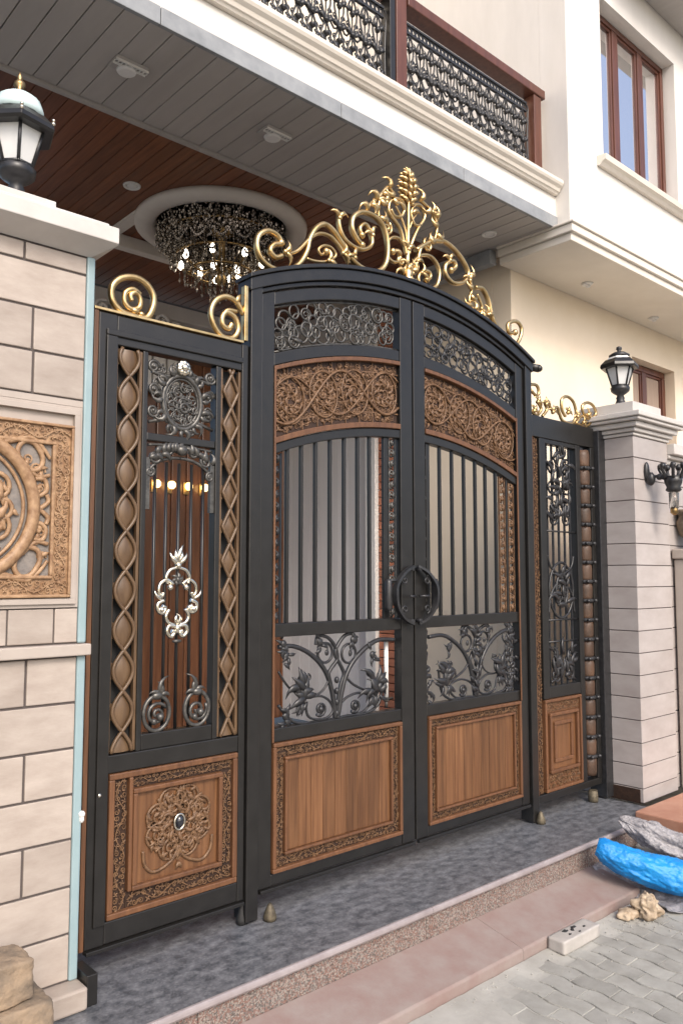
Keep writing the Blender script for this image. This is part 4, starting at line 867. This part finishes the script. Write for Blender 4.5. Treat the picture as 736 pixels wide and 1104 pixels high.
# bay
bw = MB(); wall_hole(bw, 'x', 3.0, 3.22, 4.882, 11., 4.205, 10., 5.37, 6.60, 4.842, 6.17)
bw.box(4.882, 5.10, 3.221, 5.3, 4.205, 10.)
bw.build('bay_wall', 'white', h)
MB().box(5.11, 11., 3.26, 3.3, 4.3, 8.).build('bay_interior', 'joint', h)
co = MB()
for (o, a, b) in ((.062, 4.186, 4.203), (.046, 4.128, 4.184), (.022, 4.072, 4.126)): co.box(4.882-o, 11., 3.0-o, 3.60, a, b)
co.build('bay_cornice', 'white_trim', h, .005)
MB().box(5.45, 11., 2.66, 2.997, 6.50, 6.66).build('eaves', 'soffit', h, .004)
def window(x0, x1, z0, z1, y, n, sill=None, frame='red_wood', glass='glass', fw=.045):
    fm = MB(); frame_rect(fm, x0+.002, x1-.002, z0+.002, z1-.002, fw, y, y+.06)
    w = (x1-x0)/n
    for i in range(1, n): fm.box(x0+w*i-.04, x0+w*i+.04, y+.004, y+.056, z0+fw, z1-fw)
    f = fm.build('window', frame, h, .006)
    s2 = MB()
    for i in range(n):
        a = x0+w*i+(.04 if i else fw)+.002; b = x0+w*(i+1)-(.04 if i < n-1 else fw)-.002
        frame_rect(s2, a, b, z0+fw+.002, z1-fw-.002, .024, y+.014, y+.05)
    s2.build('sash', frame, f, .004)
    MB().box(x0+.05, x1-.05, y+.03, y+.036, z0+.05, z1-.05).build('panes', glass, f)
    if sill: MB().box(*sill).build('sill', 'white_trim', f, .008)
window(5.37, 6.60, 4.842, 6.17, 3.10, 3, None)
sl = MB(); sl.prof_x([(2.999, 4.77), (2.97, 4.77), (2.955, 4.79), (2.93, 4.80), (2.922, 4.838), (2.999, 4.846)], 5.27, 6.95); sl.build('bay_sill', 'white_trim', h)
# lower side wall and its window
lw = MB(); wall_hole(lw, 'x', 3.602, 3.78, 5.002, 11., FLR, 4.30, 6.86, 7.70, 2.3, 3.74)
lw.build('side_wall', 'porch_beige', h)
window(6.86, 7.70, 2.3, 3.74, 3.70, 2, None, 'red_wood', 'curtain', .06)
# porch
MB().box(5.0, 5.18, 3.782, 4.84, FLR, 4.27).build('porch_wall', 'porch_beige', h)
bk = MB(); z = FLR
while z < 4.2: bk.box(4.97, 5.18, 4.845, 5.03, z+.004, z+.066); z += .07
bk.build('brick_pier', 'brick', h, .003)
MB().box(4.93, 5.18, 5.034, 5.16, FLR, 4.27).build('lit_gap_jamb', 'light_trim', h, .004)  # white jamb; its colour also stands in for a lit gap
gd = MB(); y = 5.20
while y < 6.6: gd.box(5.02, 5.10, y+.0012, y+.1388, FLR+.01, 4.27); y += .14
gd.build('folding_door', 'porch_grey', h, .003)
wd = MB(); x = 2.6
while x < 5.15: wd.box(x+.003, x+.157, 6.46, 6.52, FLR, 4.05); x += .16
wd.build('porch_panelling', 'dark_wood', h, .012)
MB().box(2.6, 5.0, 6.38, 6.53, 4.06, 4.20).build('porch_cornice', 'porch_grey', h, .01)
pl = MB()
for k in range(7):
    pl.box(2.72+k*.14, 2.84+k*.14, 6.28, 6.34, 3.35, 3.86+.06*(k % 3)); pl.tube(yz(spiral(2.78+k*.14, 3.93+.05*(k % 2), .075, k, 1.4, 22, .2), 6.27), .018, n=6)
pl.build('carved_pelmet', 'porch_grey', h, .006)
cb = MB(); x = .86; 
while x < 5.0: cb.box(x+.0022, x+.0878, 3.906, 6.55, 4.280, 4.30); x += .09
cb.build('porch_ceiling', 'ceil_wood', h, .004)
MB().box(.6, 5.3, 3.30, 6.75, 4.302, 4.435).build('ceiling_backing', 'joint', h)
MB().box(2.56, 2.66, 5.0, 6.4, 4.262, 4.279).build('ceiling_band', 'ceil_trim', h, .005)
RC = (3.17, 4.84)
MB().lathe([(.47, 0), (.48, -.03), (.50, -.05), (.55, -.058), (.60, -.05), (.625, -.03), (.63, 0)], (*RC, 4.279), 56).build('ceiling_ring', 'ceil_trim', h)
MB().box(4.80, 4.876, 3.64, 5.2, 4.085, 4.195).build('canopy_beam', 'greystone', h, .004)
bmx = MB().box(.86, 5.0, 5.44, 5.52, 4.18, 4.278); bmx.build('ceiling_beam', 'ceil_trim', h, .006)
# ---- chandelier
t = thing('chandelier', 'round crystal chandelier with many lit candle bulbs under the plaster ceiling ring', 'chandelier', (*RC, 4.2))
cd = MB(); ct = MB(); cl = MB()
def octa(mb, c, r, k=1.6):
    n = len(mb.v); x, y, z = c
    mb.v += [(x+r, y, z), (x, y+r, z), (x-r, y, z), (x, y-r, z), (x, y, z+r*k), (x, y, z-r*k)]
    for i in range(4):
        mb.f += [(n+i, n+(i+1) % 4, n+4), (n+(i+1) % 4, n+i, n+5)]; mb.sm += [False, False]
for i in range(3400):                                   # dense skirt filling the ring
    a = rnd.random()*6.283; r = .475*math.sqrt(rnd.uniform(.35, 1)); z = 4.26-.17*rnd.random()-.22*max(0, (.40-r))*2*rnd.random()
    octa(cl if rnd.random() < .5 else cd, (RC[0]+r*math.cos(a), RC[1]+r*math.sin(a), z), rnd.uniform(.006, .012))
for k in range(16):                                     # swags
    a0 = k*6.283/16
    for i in range(14):
        u = i/13; a = a0+u*6.283/16; z = 4.15-.10*math.sin(math.pi*u)
        octa(cl, (RC[0]+.41*math.cos(a), RC[1]+.41*math.sin(a), z), .010); octa(cd, (RC[0]+.33*math.cos(a+.2), RC[1]+.33*math.sin(a+.2), z-.07), .009)
for (r, zt, zb, n) in ((.36, 4.15, 3.93, 46), (.27, 4.1, 3.86, 38), (.18, 4.05, 3.80, 26), (.08, 4.0, 3.74, 12)):
    for k in range(n):
        a = k*6.283/n+rnd.uniform(-.06, .06); rr_ = r*rnd.uniform(.9, 1.08); e = zb+rnd.uniform(0, .12); z = zt
        while z > e:
            octa(cl if rnd.random() < .3 else cd, (RC[0]+rr_*math.cos(a), RC[1]+rr_*math.sin(a), z), rnd.uniform(.005, .009)); z -= .019
        octa(cl, (RC[0]+rr_*math.cos(a), RC[1]+rr_*math.sin(a), e-.02), .011, 2.2)
for r, z in ((.42, 4.17), (.34, 4.02), (.22, 3.93)): ct.tube([(RC[0]+r*math.cos(i*6.283/40), RC[1]+r*math.sin(i*6.283/40), z) for i in range(40)], .009, n=6, closed=True, up=(0, 0, 1))
ct.lathe([(.10, 0), (.09, -.04), (.03, -.08), (.025, -.35), (.05, -.40), (.01, -.45)], (*RC, 4.27), 16)
for k in range(8):
    a = k*.785; ct.tube(cr([(RC[0]+.03*math.cos(a), RC[1]+.03*math.sin(a), 3.98), (RC[0]+.17*math.cos(a), RC[1]+.17*math.sin(a), 3.90), (RC[0]+.30*math.cos(a), RC[1]+.30*math.sin(a), 3.97)], 5), .008, n=6)
ct.build('chandelier_frame', 'brass', t)
o = cd.build('crystal_strings', 'crystal_dark', t); o = cl.build('bright_crystals', 'crystal', t)
for k, (r, z) in enumerate([(.30, 3.96)]*8+[(.15, 3.90)]*5):
    a = k*.785 if k < 8 else (k-8)*1.257
    c = (RC[0]+r*math.cos(a), RC[1]+r*math.sin(a), z)
    MB().lathe([(.010, 0), (.019, .014), (.020, .04), (.012, .058), (.004, .068)], c, 10).build('bulb', 'bulb', t)
# ---- glowing stand-ins for mirrored lamps, grilles and downlights
for x, d in ((3.54, 'leftmost of the four glowing lamp reflections added on the dark porch panelling'), (3.69, 'second from the left of the four glowing lamp reflections on the dark porch panelling'), (3.87, 'third from the left of the four glowing lamp reflections on the dark porch panelling'), (4.04, 'rightmost of the four glowing lamp reflections on the dark panelling, nearest the grey door')):
    t = thing('lamp_reflection', d, 'lamp reflection', (x, 6.458, 2.5), 'glowing lamp reflections on the porch panelling')
    MB().box(x-.03, x+.03, 6.448, 6.459, 2.46, 2.58).build('glow_plate', 'brass', t, .004)
    MB().lathe([(.018, 0), (.036, .02), (.036, .05), (.02, .068)], (x, 6.40, 2.5), 12).build('mirrored_lamp', 'warm', t)  # glowing shape added in place of a lamp's reflection in door glass
for x, y, d in ((1.723, 3.475, 'white fretwork soffit grille above the lantern with the pale dome'), (2.617, 3.472, 'white fretwork soffit grille above the left end of the gilded crest')):
    t = thing('soffit_grille', d, 'ceiling grille', (x, y, 4.199), 'white grilles in the grey soffit')
    MB().prof_x([(y-.045, 4.185), (y+.045, 4.185), (y+.055, 4.199), (y-.055, 4.199)], x-.085, x+.085).build('plate', 'soffit', t, .003)
    f_ = MB(); f_.box(x-.085, x+.085, y-.05, y-.045, 4.176, 4.186); f_.box(x-.085, x+.085, y-.012, y-.008, 4.176, 4.186)
    for k in range(9):
        u = x-.075+.15*k/8; f_.tube([(u+.011*math.cos(i*.785), y-.028+.013*math.sin(i*.785), 4.180) for i in range(8)], .0028, n=5, closed=True, up=(0, 0, 1))
    f_.build('fretwork', 'light_trim', t)
    c_ = MB(); c_.lathe([(.036, 0), (.046, .006), (.05, .014)], (x, y+.018, 4.171), 24); c_.build('lamp_bezel', 'porch_grey', t)
def downlight(c, label, r, grp=None):
    t = thing('downlight', label, 'downlight', c, grp)
    MB().lathe([(r*.72, .0), (r*.80, -.008), (r, -.009), (r*1.06, .0)], c, 24).build('bezel', 'light_trim', t)
    MB().lathe([(r*.55, -.001), (r*.66, .001)], (c[0], c[1], c[2]-.004), 20).build('lens', 'frost', t)
downlight((2.38, 4.71, 4.2795), 'small white downlight in the brown wooden porch ceiling', .055)
downlight((4.587, 3.484, 4.1995), 'white downlight in the grey soffit beside the gilded crest', .052)
for c, d in (((5.70, 3.36, 4.0715), 'small bay soffit spotlight nearer the grey canopy'), ((6.93, 3.42, 4.0715), 'small bay soffit spotlight farther out, above the black lantern')):
    t = thing('spotlight', d, 'spotlight', c, 'spotlights under the bay')
    MB().lathe([(.03, -.012), (.042, -.012), (.05, 0)], c, 18).build('bezel', 'light_trim', t)
    b_ = MB(); b_.blob((c[0]+.012, c[1], c[2]-.018), (.022, .022, .014)); b_.box(c[0]-.055, c[0]-.01, c[1]-.012, c[1]+.012, c[2]-.022, c[2]-.004); b_.build('lamp_head', 'porch_grey', t)
t = thing('wall_camera', 'small dark bullet camera sticking out beside the gate arch', 'camera', (4.05, 2.80, 2.97))
b_ = MB(); b_.tube([(3.994, 2.79, 2.965), (4.085, 2.80, 2.975)], .008, n=8); b_.build('bracket', 'black', t)
b_ = MB(); b_.tube([(4.08, 2.83, 2.99), (4.10, 2.755, 2.968)], [.024, .024], n=14, up=(0, 0, 1)); b_.blob((4.10, 2.755, 2.968), .022); b_.build('camera_body', 'iron', t)
# ================================================================== BALCONY RAILING
t = thing('balcony_railing', 'ornate black iron balcony railing with dark wooden posts and handrail above the ledge', 'railing', (3.0, 3.2, 4.53))
def wp_(x0, x1, z1): MB().box(x0, x1, 3.155, 3.245, 4.531, z1).build('post', 'red_wood', t, .005)
wp_(3.285, 3.375, 5.9); wp_(4.70, 4.79, 5.168); wp_(1.80, 1.89, 5.9)
MB().box(3.38, 4.83, 3.145, 3.255, 5.17, 5.235).build('handrail', 'red_wood', t, .006)
MB().box(1.895, 3.28, 3.145, 3.255, 5.17, 5.235).build('handrail', 'red_wood', t, .006)
MB().box(3.235, 3.280, 3.16, 3.24, 4.531, 5.9).build('iron_upright', 'iron', t, .003)
bal0 = None
def baluster(x):
    b = MB(); y = 3.2
    for sg in (-1, 1):
        b.tube(cr([(x, y, 4.60), (x+sg*.028, y, 4.66), (x+sg*.034, y, 4.72), (x+sg*.012, y, 4.78), (x, y, 4.80)], 4), .0065, n=5)
        b.tube(cr([(x, y, 4.80), (x+sg*.022, y, 4.86), (x+sg*.036, y, 4.93), (x+sg*.020, y, 5.0), (x, y, 5.03)], 4), .0065, n=5)
        b.tube(yz(spiral(x+sg*.032, 4.825, .020, 0, 1.4, 16, .2, sg), y), .005, n=5); b.tube(yz(spiral(x+sg*.032, 4.62, .018, 0, 1.4, 16, .2, -sg), y), .005, n=5)
        for k in range(3): b.leaf(x+sg*.012, 4.66+k*.14, 1.57-sg*1.1, .055, .028, y-.006, sg*.8); b.leaf(x+sg*.012, 4.70+k*.13, -1.57+sg*.9, .05, .024, y-.006, sg*.6)
    b.tube([(x, y, 4.57), (x, y, 5.03)], .005, n=5)
    for z in (4.66, 4.745, 4.87, 4.96):
        for sg in (-1, 1): b.tube(yz(spiral(x+sg*.030, z, .017, z*9, 1.3, 12, .2, sg), y+.004), .0045, n=4)
    for z in (4.60, 4.72, 4.80, 4.93): b.blob((x, y-.004, z), (.02, .02, .018), 7, 5, .5)
    return b
pan_ranges = ((3.395, 4.66, 13), (1.91, 3.215, 13))
first = None
for (a, b, n) in pan_ranges:
    rl = MB(); rl.box(a, b, 3.192, 3.208, 4.556, 4.572); rl.box(a, b, 3.19, 3.21, 5.03, 5.044); rl.box(a, b, 3.188, 3.212, 5.086, 5.10)
    q = [(a+(b-a)*i/80, 4.80+.02*math.sin(i*1.2)) for i in range(81)]; rl.tube(yz(q, 3.2), .006, n=5)
    m_ = int((b-a)/.034)
    for i in range(m_):
        x = a+(b-a)*(i+.5)/m_; rl.tube(yz(ring2(x, 5.065, .014, .017, 9), 3.2), .005, n=4, closed=True)
    rl.build('iron_rails', 'black', t)
    for i in range(n):
        x = a+(b-a)*(i+.5)/n
        if first is None: first = baluster(x).build('baluster', 'black', t); fx = x
        else:
            o = first.copy(); COL.objects.link(o); o.parent = t; o.location = (first.location.x+x-fx, 0, 0)
    tp = MB(); tp.tube(cr([(b+.005, 3.2, 5.09), (b+.025, 3.2, 5.06), (b+.02, 3.2, 4.98), (b+.012, 3.2, 4.8), (b+.02, 3.2, 4.58)], 6), .008, n=6); tp.build('end_scroll', 'black', t)

# ================================================================== GROUND
struct(MB().quad([(-40, -40, GND-.012), (60, -40, GND-.012), (60, 40, GND-.012), (-40, 40, GND-.012)]).build('ground', 'sand'))
pv = MB(); PX, PYY = .098, .172
def zig(y):
    return .0085*math.sin(2*math.pi*y/PYY)
for k in range(-4, 72):
    x0 = .4+k*PX; off = (k % 2)*PYY*.5
    for j in range(-7, 13):
        ya = j*PYY+off+.0014; yb = (j+1)*PYY+off-.0014
        if yb > 2.118: continue
        ys = [ya+(yb-ya)*i/6 for i in range(7)]; dz = rnd.uniform(-.0015, .0015)+GND
        Lf = [(x0+.0032+zig(y), y) for y in ys]; Rt = [(x0+PX-.0032+zig(y), y) for y in ys]
        ring_ = Lf+Rt[::-1]
        cx = sum(p[0] for p in ring_)/14; cy = sum(p[1] for p in ring_)/14
        n = len(pv.v)
        pv.v += [(cx+(p[0]-cx)*.965, cy+(p[1]-cy)*.98, dz) for p in ring_]+[(p[0], p[1], dz-.004) for p in ring_]+[(p[0], p[1], dz-.011) for p in ring_]
        pv.f.append(tuple(n+i for i in range(14))); pv.sm.append(False)
        for r in (0, 14):
            for i in range(14):
                pv.f.append((n+r+i, n+r+14+i, n+r+14+(i+1) % 14, n+r+(i+1) % 14)); pv.sm.append(False)
struct(pv.build('pavers', 'paver'))
# cement smeared over the pavers
def smear(name, x0, x1, y0, y1, z, m, fade, amp=.005):
    """an uneven skin of cement that thins out and sinks below the paver tops towards its edges"""
    mb = MB(); st = .02; nx, ny = int((x1-x0)/st), int((y1-y0)/st)
    for j in range(ny+1):
        for i in range(nx+1):
            x, y = x0+(x1-x0)*i/nx, y0+(y1-y0)*j/ny
            e = fade(x, y)+.35*mnoise.noise(Vector((x*4, y*4, 2)))
            zz = z+amp*(max(-1.6, min(1., e*2))-.2)+.0025*mnoise.noise(Vector((x*14, y*14, 3)))+.0012*mnoise.noise(Vector((x*40, y*40, 3)))
            mb.v.append((x, y, zz))
    for j in range(ny):
        for i in range(nx):
            b = j*(nx+1)+i; mb.f.append((b, b+1, b+nx+2, b+nx+1)); mb.sm.append(True)
    return mb.build(name, m)
struct(smear('cement_smear', -.6, 4.1, .9, 2.114, GND, 'cement', lambda x, y: max((2.55+.35*(y-1.8)-x)*1.6, (y-2.06)*10)), kind='stuff')
# platform, riser, nosing, sloping slab
struct(MB().box(-1.5, 4.74, 2.392, 6.7, .0, FLR).box(-1.5, 4.41, 2.3665, 2.392, .2725, FLR).build('platform', 'granite'))
rs = MB(); xs = [-1.5, .35, 1.5, 2.62, 3.62, 4.42]
for a, b in zip(xs[:-1], xs[1:]): rs.box(a+.0012, b-.0012, 2.374, 2.391, .03, .271)
struct(rs.build('platform_riser', 'chips'))
nz = MB(); xs = [-1.5, .9, 2.64, 4.40]
for a, b in zip(xs[:-1], xs[1:]):
    prof = [(2.360, .272), (2.354, .276), (2.350, .283), (2.351, .292), (2.353, .298), (2.357, .302), (2.3658, .302), (2.3658, .272)]
    nz.prof_x(prof, a+.0008, b-.0008)
struct(nz.build('platform_nosing', 'nosing'))
sl = MB(); xs = [-1.5, .2, 1.62, 2.95, 3.95]
for a, b in zip(xs[:-1], xs[1:]):
    sl.prof_x([(2.373, .172), (2.126, .120), (2.118, .112), (2.118, .05), (2.373, .05)], a+.0008, b-.0008)
struct(sl.build('pavement_slab', 'sandstone', bevel=.003))
# ================================================================== LOOSE THINGS
def rough_box(x0, x1, y0, y1, z0, z1, amp=.012, n=9, seed=0, rot=0.):
    mb = MB(); cx, cy, cz = (x0+x1)/2, (y0+y1)/2, (z0+z1)/2; hx, hy, hz = (x1-x0)/2, (y1-y0)/2, (z1-z0)/2
    import itertools
    idx = {}
    def vid(i, j, k):
        key = (i, j, k)
        if key not in idx:
            p = Vector((2*i/n-1, 2*j/n-1, 2*k/n-1)); m8 = (abs(p.x)**26+abs(p.y)**26+abs(p.z)**26)**(1/26); p = p/m8
            q = Vector((p.x*hx, p.y*hy, p.z*hz)); d = mnoise.noise(q*9+Vector((seed, 0, 0)))*amp+mnoise.noise(q*28+Vector((seed, 3, 0)))*amp*.6+mnoise.noise(q*75+Vector((seed, 3, 0)))*amp*.35
            q += p.normalized()*d; c, s = math.cos(rot), math.sin(rot)
            idx[key] = len(mb.v); mb.v.append((cx+q.x*c-q.y*s, cy+q.x*s+q.y*c, max(z0, cz+q.z)))
        return idx[key]
    for a in range(n):
        for b in range(n):
            for f in (lambda u, v: (u, v, 0), lambda u, v: (u, v, n), lambda u, v: (u, 0, v), lambda u, v: (u, n, v), lambda u, v: (0, u, v), lambda u, v: (n, u, v)):
                mb.f.append(tuple(vid(*f(*q)) for q in ((a, b), (a+1, b), (a+1, b+1), (a, b+1)))); mb.sm.append(True)
    return mb
o = rough_box(.60, 1.015, 2.375, 2.55, FLR+.004, .472, .008, 30, 2); tag(o.build('stone_block', 'rough_stone'), 'larger rough stone block on the platform, lowest of the two by the cream pillar', 'stone block')
o = rough_box(.56, .965, 2.40, 2.55, .475, .590, .008, 30, 9, .04); tag(o.build('stone_block', 'rough_stone'), 'weathered stone block lying on top of another rough block', 'stone block')
t = thing('cut_stone', 'pale cut stone bar with dark mortar spots on the pavers against the pink slab', 'cut stone', (3.26, 2.07, GND))
rough_box(3.118, 3.405, 2.025, 2.112, GND, .125, .002, 10, 4, -.01).build('stone', 'tile_white', t)
ms = MB()
for (x, y, r) in ((3.22, 2.09, .018), (3.255, 2.075, .014), (3.29, 2.088, .016), (3.33, 2.06, .009), (3.21, 2.055, .011), (3.27, 2.045, .008)): ms.blob((x, y, .125), (r*.9, r*.6, .004), 9, 4, .9)
ms.build('mortar_spots', 'rubber', t)
def lump(c, r, seed, amp=.35, n=26, m=16):
    mb = MB(); mb.blob(c, r, n, m)
    out = []
    for v in mb.v:
        d = Vector(v)-Vector(c); k = 1+amp*mnoise.noise(d*22+Vector((seed, 0, 0)))+amp*.6*mnoise.noise(d*55+Vector((seed, 0, 0)))
        q = Vector(c)+d*k; out.append((q.x, q.y, max(GND+.001, q.z)))
    mb.v = out; return mb
tag(lump((3.765, 1.985, GND+.045), (.072, .055, .055), 3, .6, 48, 30).build('plaster_lump', 'foam'), 'crumpled cream plaster lump on the pavers near the blue bag', 'plaster lump')
tag(lump((3.69, 2.045, GND+.018), (.062, .04, .026), 8, .4, 40, 24).build('plaster_lump', 'foam'), 'small flat plaster lump beside the bigger crumpled one', 'plaster lump')
gt = MB()
for k in range(420):
    x = rnd.uniform(1.4, 4.2); y = rnd.choice((2.11-abs(rnd.gauss(0, .05)), rnd.uniform(1.2, 2.11)))
    if rnd.random() < .25: x, y = rnd.gauss(3.72, .1), rnd.gauss(1.99, .06)
    r = rnd.uniform(.0015, .005)
    if y < 2.112: gt.blob((x, y, GND+r*.6), (r, r*rnd.uniform(.6, 1), r*.7), 5, 4, .6)
struct(gt.build('grit', 'cement'), kind='stuff')
def bag(P, rs, seed, amp, n=80, k=26, flat=.85):
    q = cr([tuple(p)+(r,) for p, r in zip(P, rs)], k); mb = MB(); mb.tube([p[:3] for p in q], [p[3] for p in q], n=n, flat=flat, up=(0, 0, 1))
    out = []; m = len(q)
    for i, v in enumerate(mb.v):
        ri = min(i//n, m-1); c = Vector(q[ri][:3]); d = Vector(v)-c; a = (i % n)/n*6.283; u = ri/m
        w = amp*mnoise.noise(Vector((u*5+seed, math.cos(a)*1.6, math.sin(a)*1.6)))+amp*.6*abs(mnoise.noise(Vector((u*9+seed, math.cos(a+u*3)*4, math.sin(a+u*3)*4))))
        rg = 1-min(1, abs(mnoise.noise(Vector((u*4.5+seed*3, math.cos(a+u*2.2)*2.2, math.sin(a+u*2.2)*2.2))))*7); w += .07*rg*rg-.05*(1-min(1, abs(mnoise.noise(Vector((u*14+seed, math.cos(a-u*4)*3, math.sin(a-u*4)*3))))*6))
        out.append(tuple(c+d*(1+w)))
    mb.v = out; return mb
tag(bag([(3.815, 2.275, .315), (3.83, 2.245, .305), (3.875, 2.17, .265), (3.95, 2.07, .225), (4.02, 1.98, .20), (4.09, 1.90, .185), (4.13, 1.86, .18), (4.19, 1.80, .18)],
        [.045, .064, .080, .092, .097, .090, .062, .045], 3, .18).build('plastic_bag', 'blue_plastic'), 'bright blue plastic bag slumped against the platform edge', 'bag')
tag(bag([(4.09, 2.30, .395), (4.11, 2.26, .375), (4.16, 2.19, .335), (4.24, 2.11, .285), (4.33, 2.02, .245), (4.42, 1.94, .21), (4.5, 1.86, .19)],
        [.018, .04, .062, .07, .076, .075, .05], 11, .5).build('plastic_bag', 'grey_plastic'), 'cloudy grey crinkled plastic bag lying behind the blue one', 'bag')
sh = MB(); nx, ny = 46, 34
for j in range(ny+1):
    for i in range(nx+1):
        u, v = i/nx, j/ny
        A_ = Vector((3.90, 2.355, .18)).lerp(Vector((4.62, 2.33, .17)), u); B_ = Vector((3.88, 1.90, .088)).lerp(Vector((4.55, 1.55, .085)), u)
        p = A_.lerp(B_, v); p.z = .088+max(0, (.10*(1-v*2.2)))*.9 if u < .15 else .088+.03*(1-v)
        p += Vector((.03*mnoise.noise(Vector((v*6, 2, u*2))), .03*mnoise.noise(Vector((u*6, 1, v*2))), .016*mnoise.noise(Vector((u*11, v*9, 2)))+.011*abs(mnoise.noise(Vector((u*26, v*20, 7))))))
        sh.v.append((p.x, p.y, max(p.z, GND+.004)))
for j in range(ny):
    for i in range(nx):
        b = j*(nx+1)+i; sh.f.append((b, b+1, b+nx+2, b+nx+1)); sh.sm.append(True)
o = sh.build('plastic_sheet', 'grey_plastic'); m_ = o.modifiers.new('thick', 'SOLIDIFY'); m_.thickness = .002
tag(o, 'wrinkled translucent plastic sheet spread on the ground under the bags', 'plastic sheet')
t = thing('entrance_step', 'orange sandstone step slab on a grey base in front of the striped pillar', 'step', (5.2, 2.2, GND))
MB().box(4.50, 6.6, 1.55, 2.43, .262, .332).build('step_slab', 'orange_stone', t, .008)
MB().box(4.54, 6.6, 1.60, 2.44, GND-.005, .260).build('step_base', 'cement', t, .006)
t = thing('glass_dish', 'shallow clear glass dish lying behind the grey plastic bag', 'dish', (4.44, 2.27, .20))
MB().lathe([(.03, 0), (.05, .004), (.075, .022), (.08, .03), (.076, .03), (.07, .024), (.046, .008)], (4.405, 2.25, .205), 28).build('bowl', 'clear', t)
tag(rough_box(4.33, 4.485, 2.16, 2.345, GND, .203, .004, 9, 14).build('concrete_block', 'cement'), 'grey concrete block between the platform end and the orange step', 'concrete block')
# ================================================================== CAMERA, LIGHT
cam = bpy.data.cameras.new('Camera'); co_ = bpy.data.objects.new('Camera', cam); COL.objects.link(co_)
co_.location = (0, 0, 1.70); co_.rotation_euler = (R(90+4.65), 0, R(-42.0))
cam.sensor_fit = 'VERTICAL'; cam.sensor_height = 36; cam.lens = 862/1104*36; cam.clip_start = .05; cam.clip_end = 500
S.camera = co_
W = bpy.data.worlds.new('World'); S.world = W; W.use_nodes = True
nt = W.node_tree; bg = nt.nodes['Background']; sky = nt.nodes.new('ShaderNodeTexSky'); sky.sky_type = 'NISHITA'; sky.sun_disc = False
EL, AZ = 40., 198.       # sun elevation; compass bearing the light comes from (0 = +Y, 90 = +X)
sky.sun_elevation = R(EL); sky.sun_rotation = R(AZ); sky.air_density = .8; sky.dust_density = 4.0; sky.ozone_density = 1.
nt.links.new(sky.outputs[0], bg.inputs['Color']); bg.inputs['Strength'].default_value = .15
sun = bpy.data.lights.new('Sun', 'SUN'); sun.energy = .9; sun.angle = R(18); sun.color = (1, .95, .88)
so_ = bpy.data.objects.new('Sun', sun); COL.objects.link(so_)
d = Vector((math.sin(R(AZ))*math.cos(R(EL)), math.cos(R(AZ))*math.cos(R(EL)), math.sin(R(EL))))
so_.rotation_euler = d.to_track_quat('Z', 'Y').to_euler(); so_.location = d*20
S.view_settings.view_transform = 'Standard'; S.view_settings.look = 'None'; S.view_settings.gamma = 1; S.view_settings.exposure = .82
S.view_settings.use_curve_mapping = False
S.cycles.max_bounces = 8; S.cycles.diffuse_bounces = 4; S.cycles.glossy_bounces = 3; S.cycles.transmission_bounces = 5
S.cycles.use_denoising = True
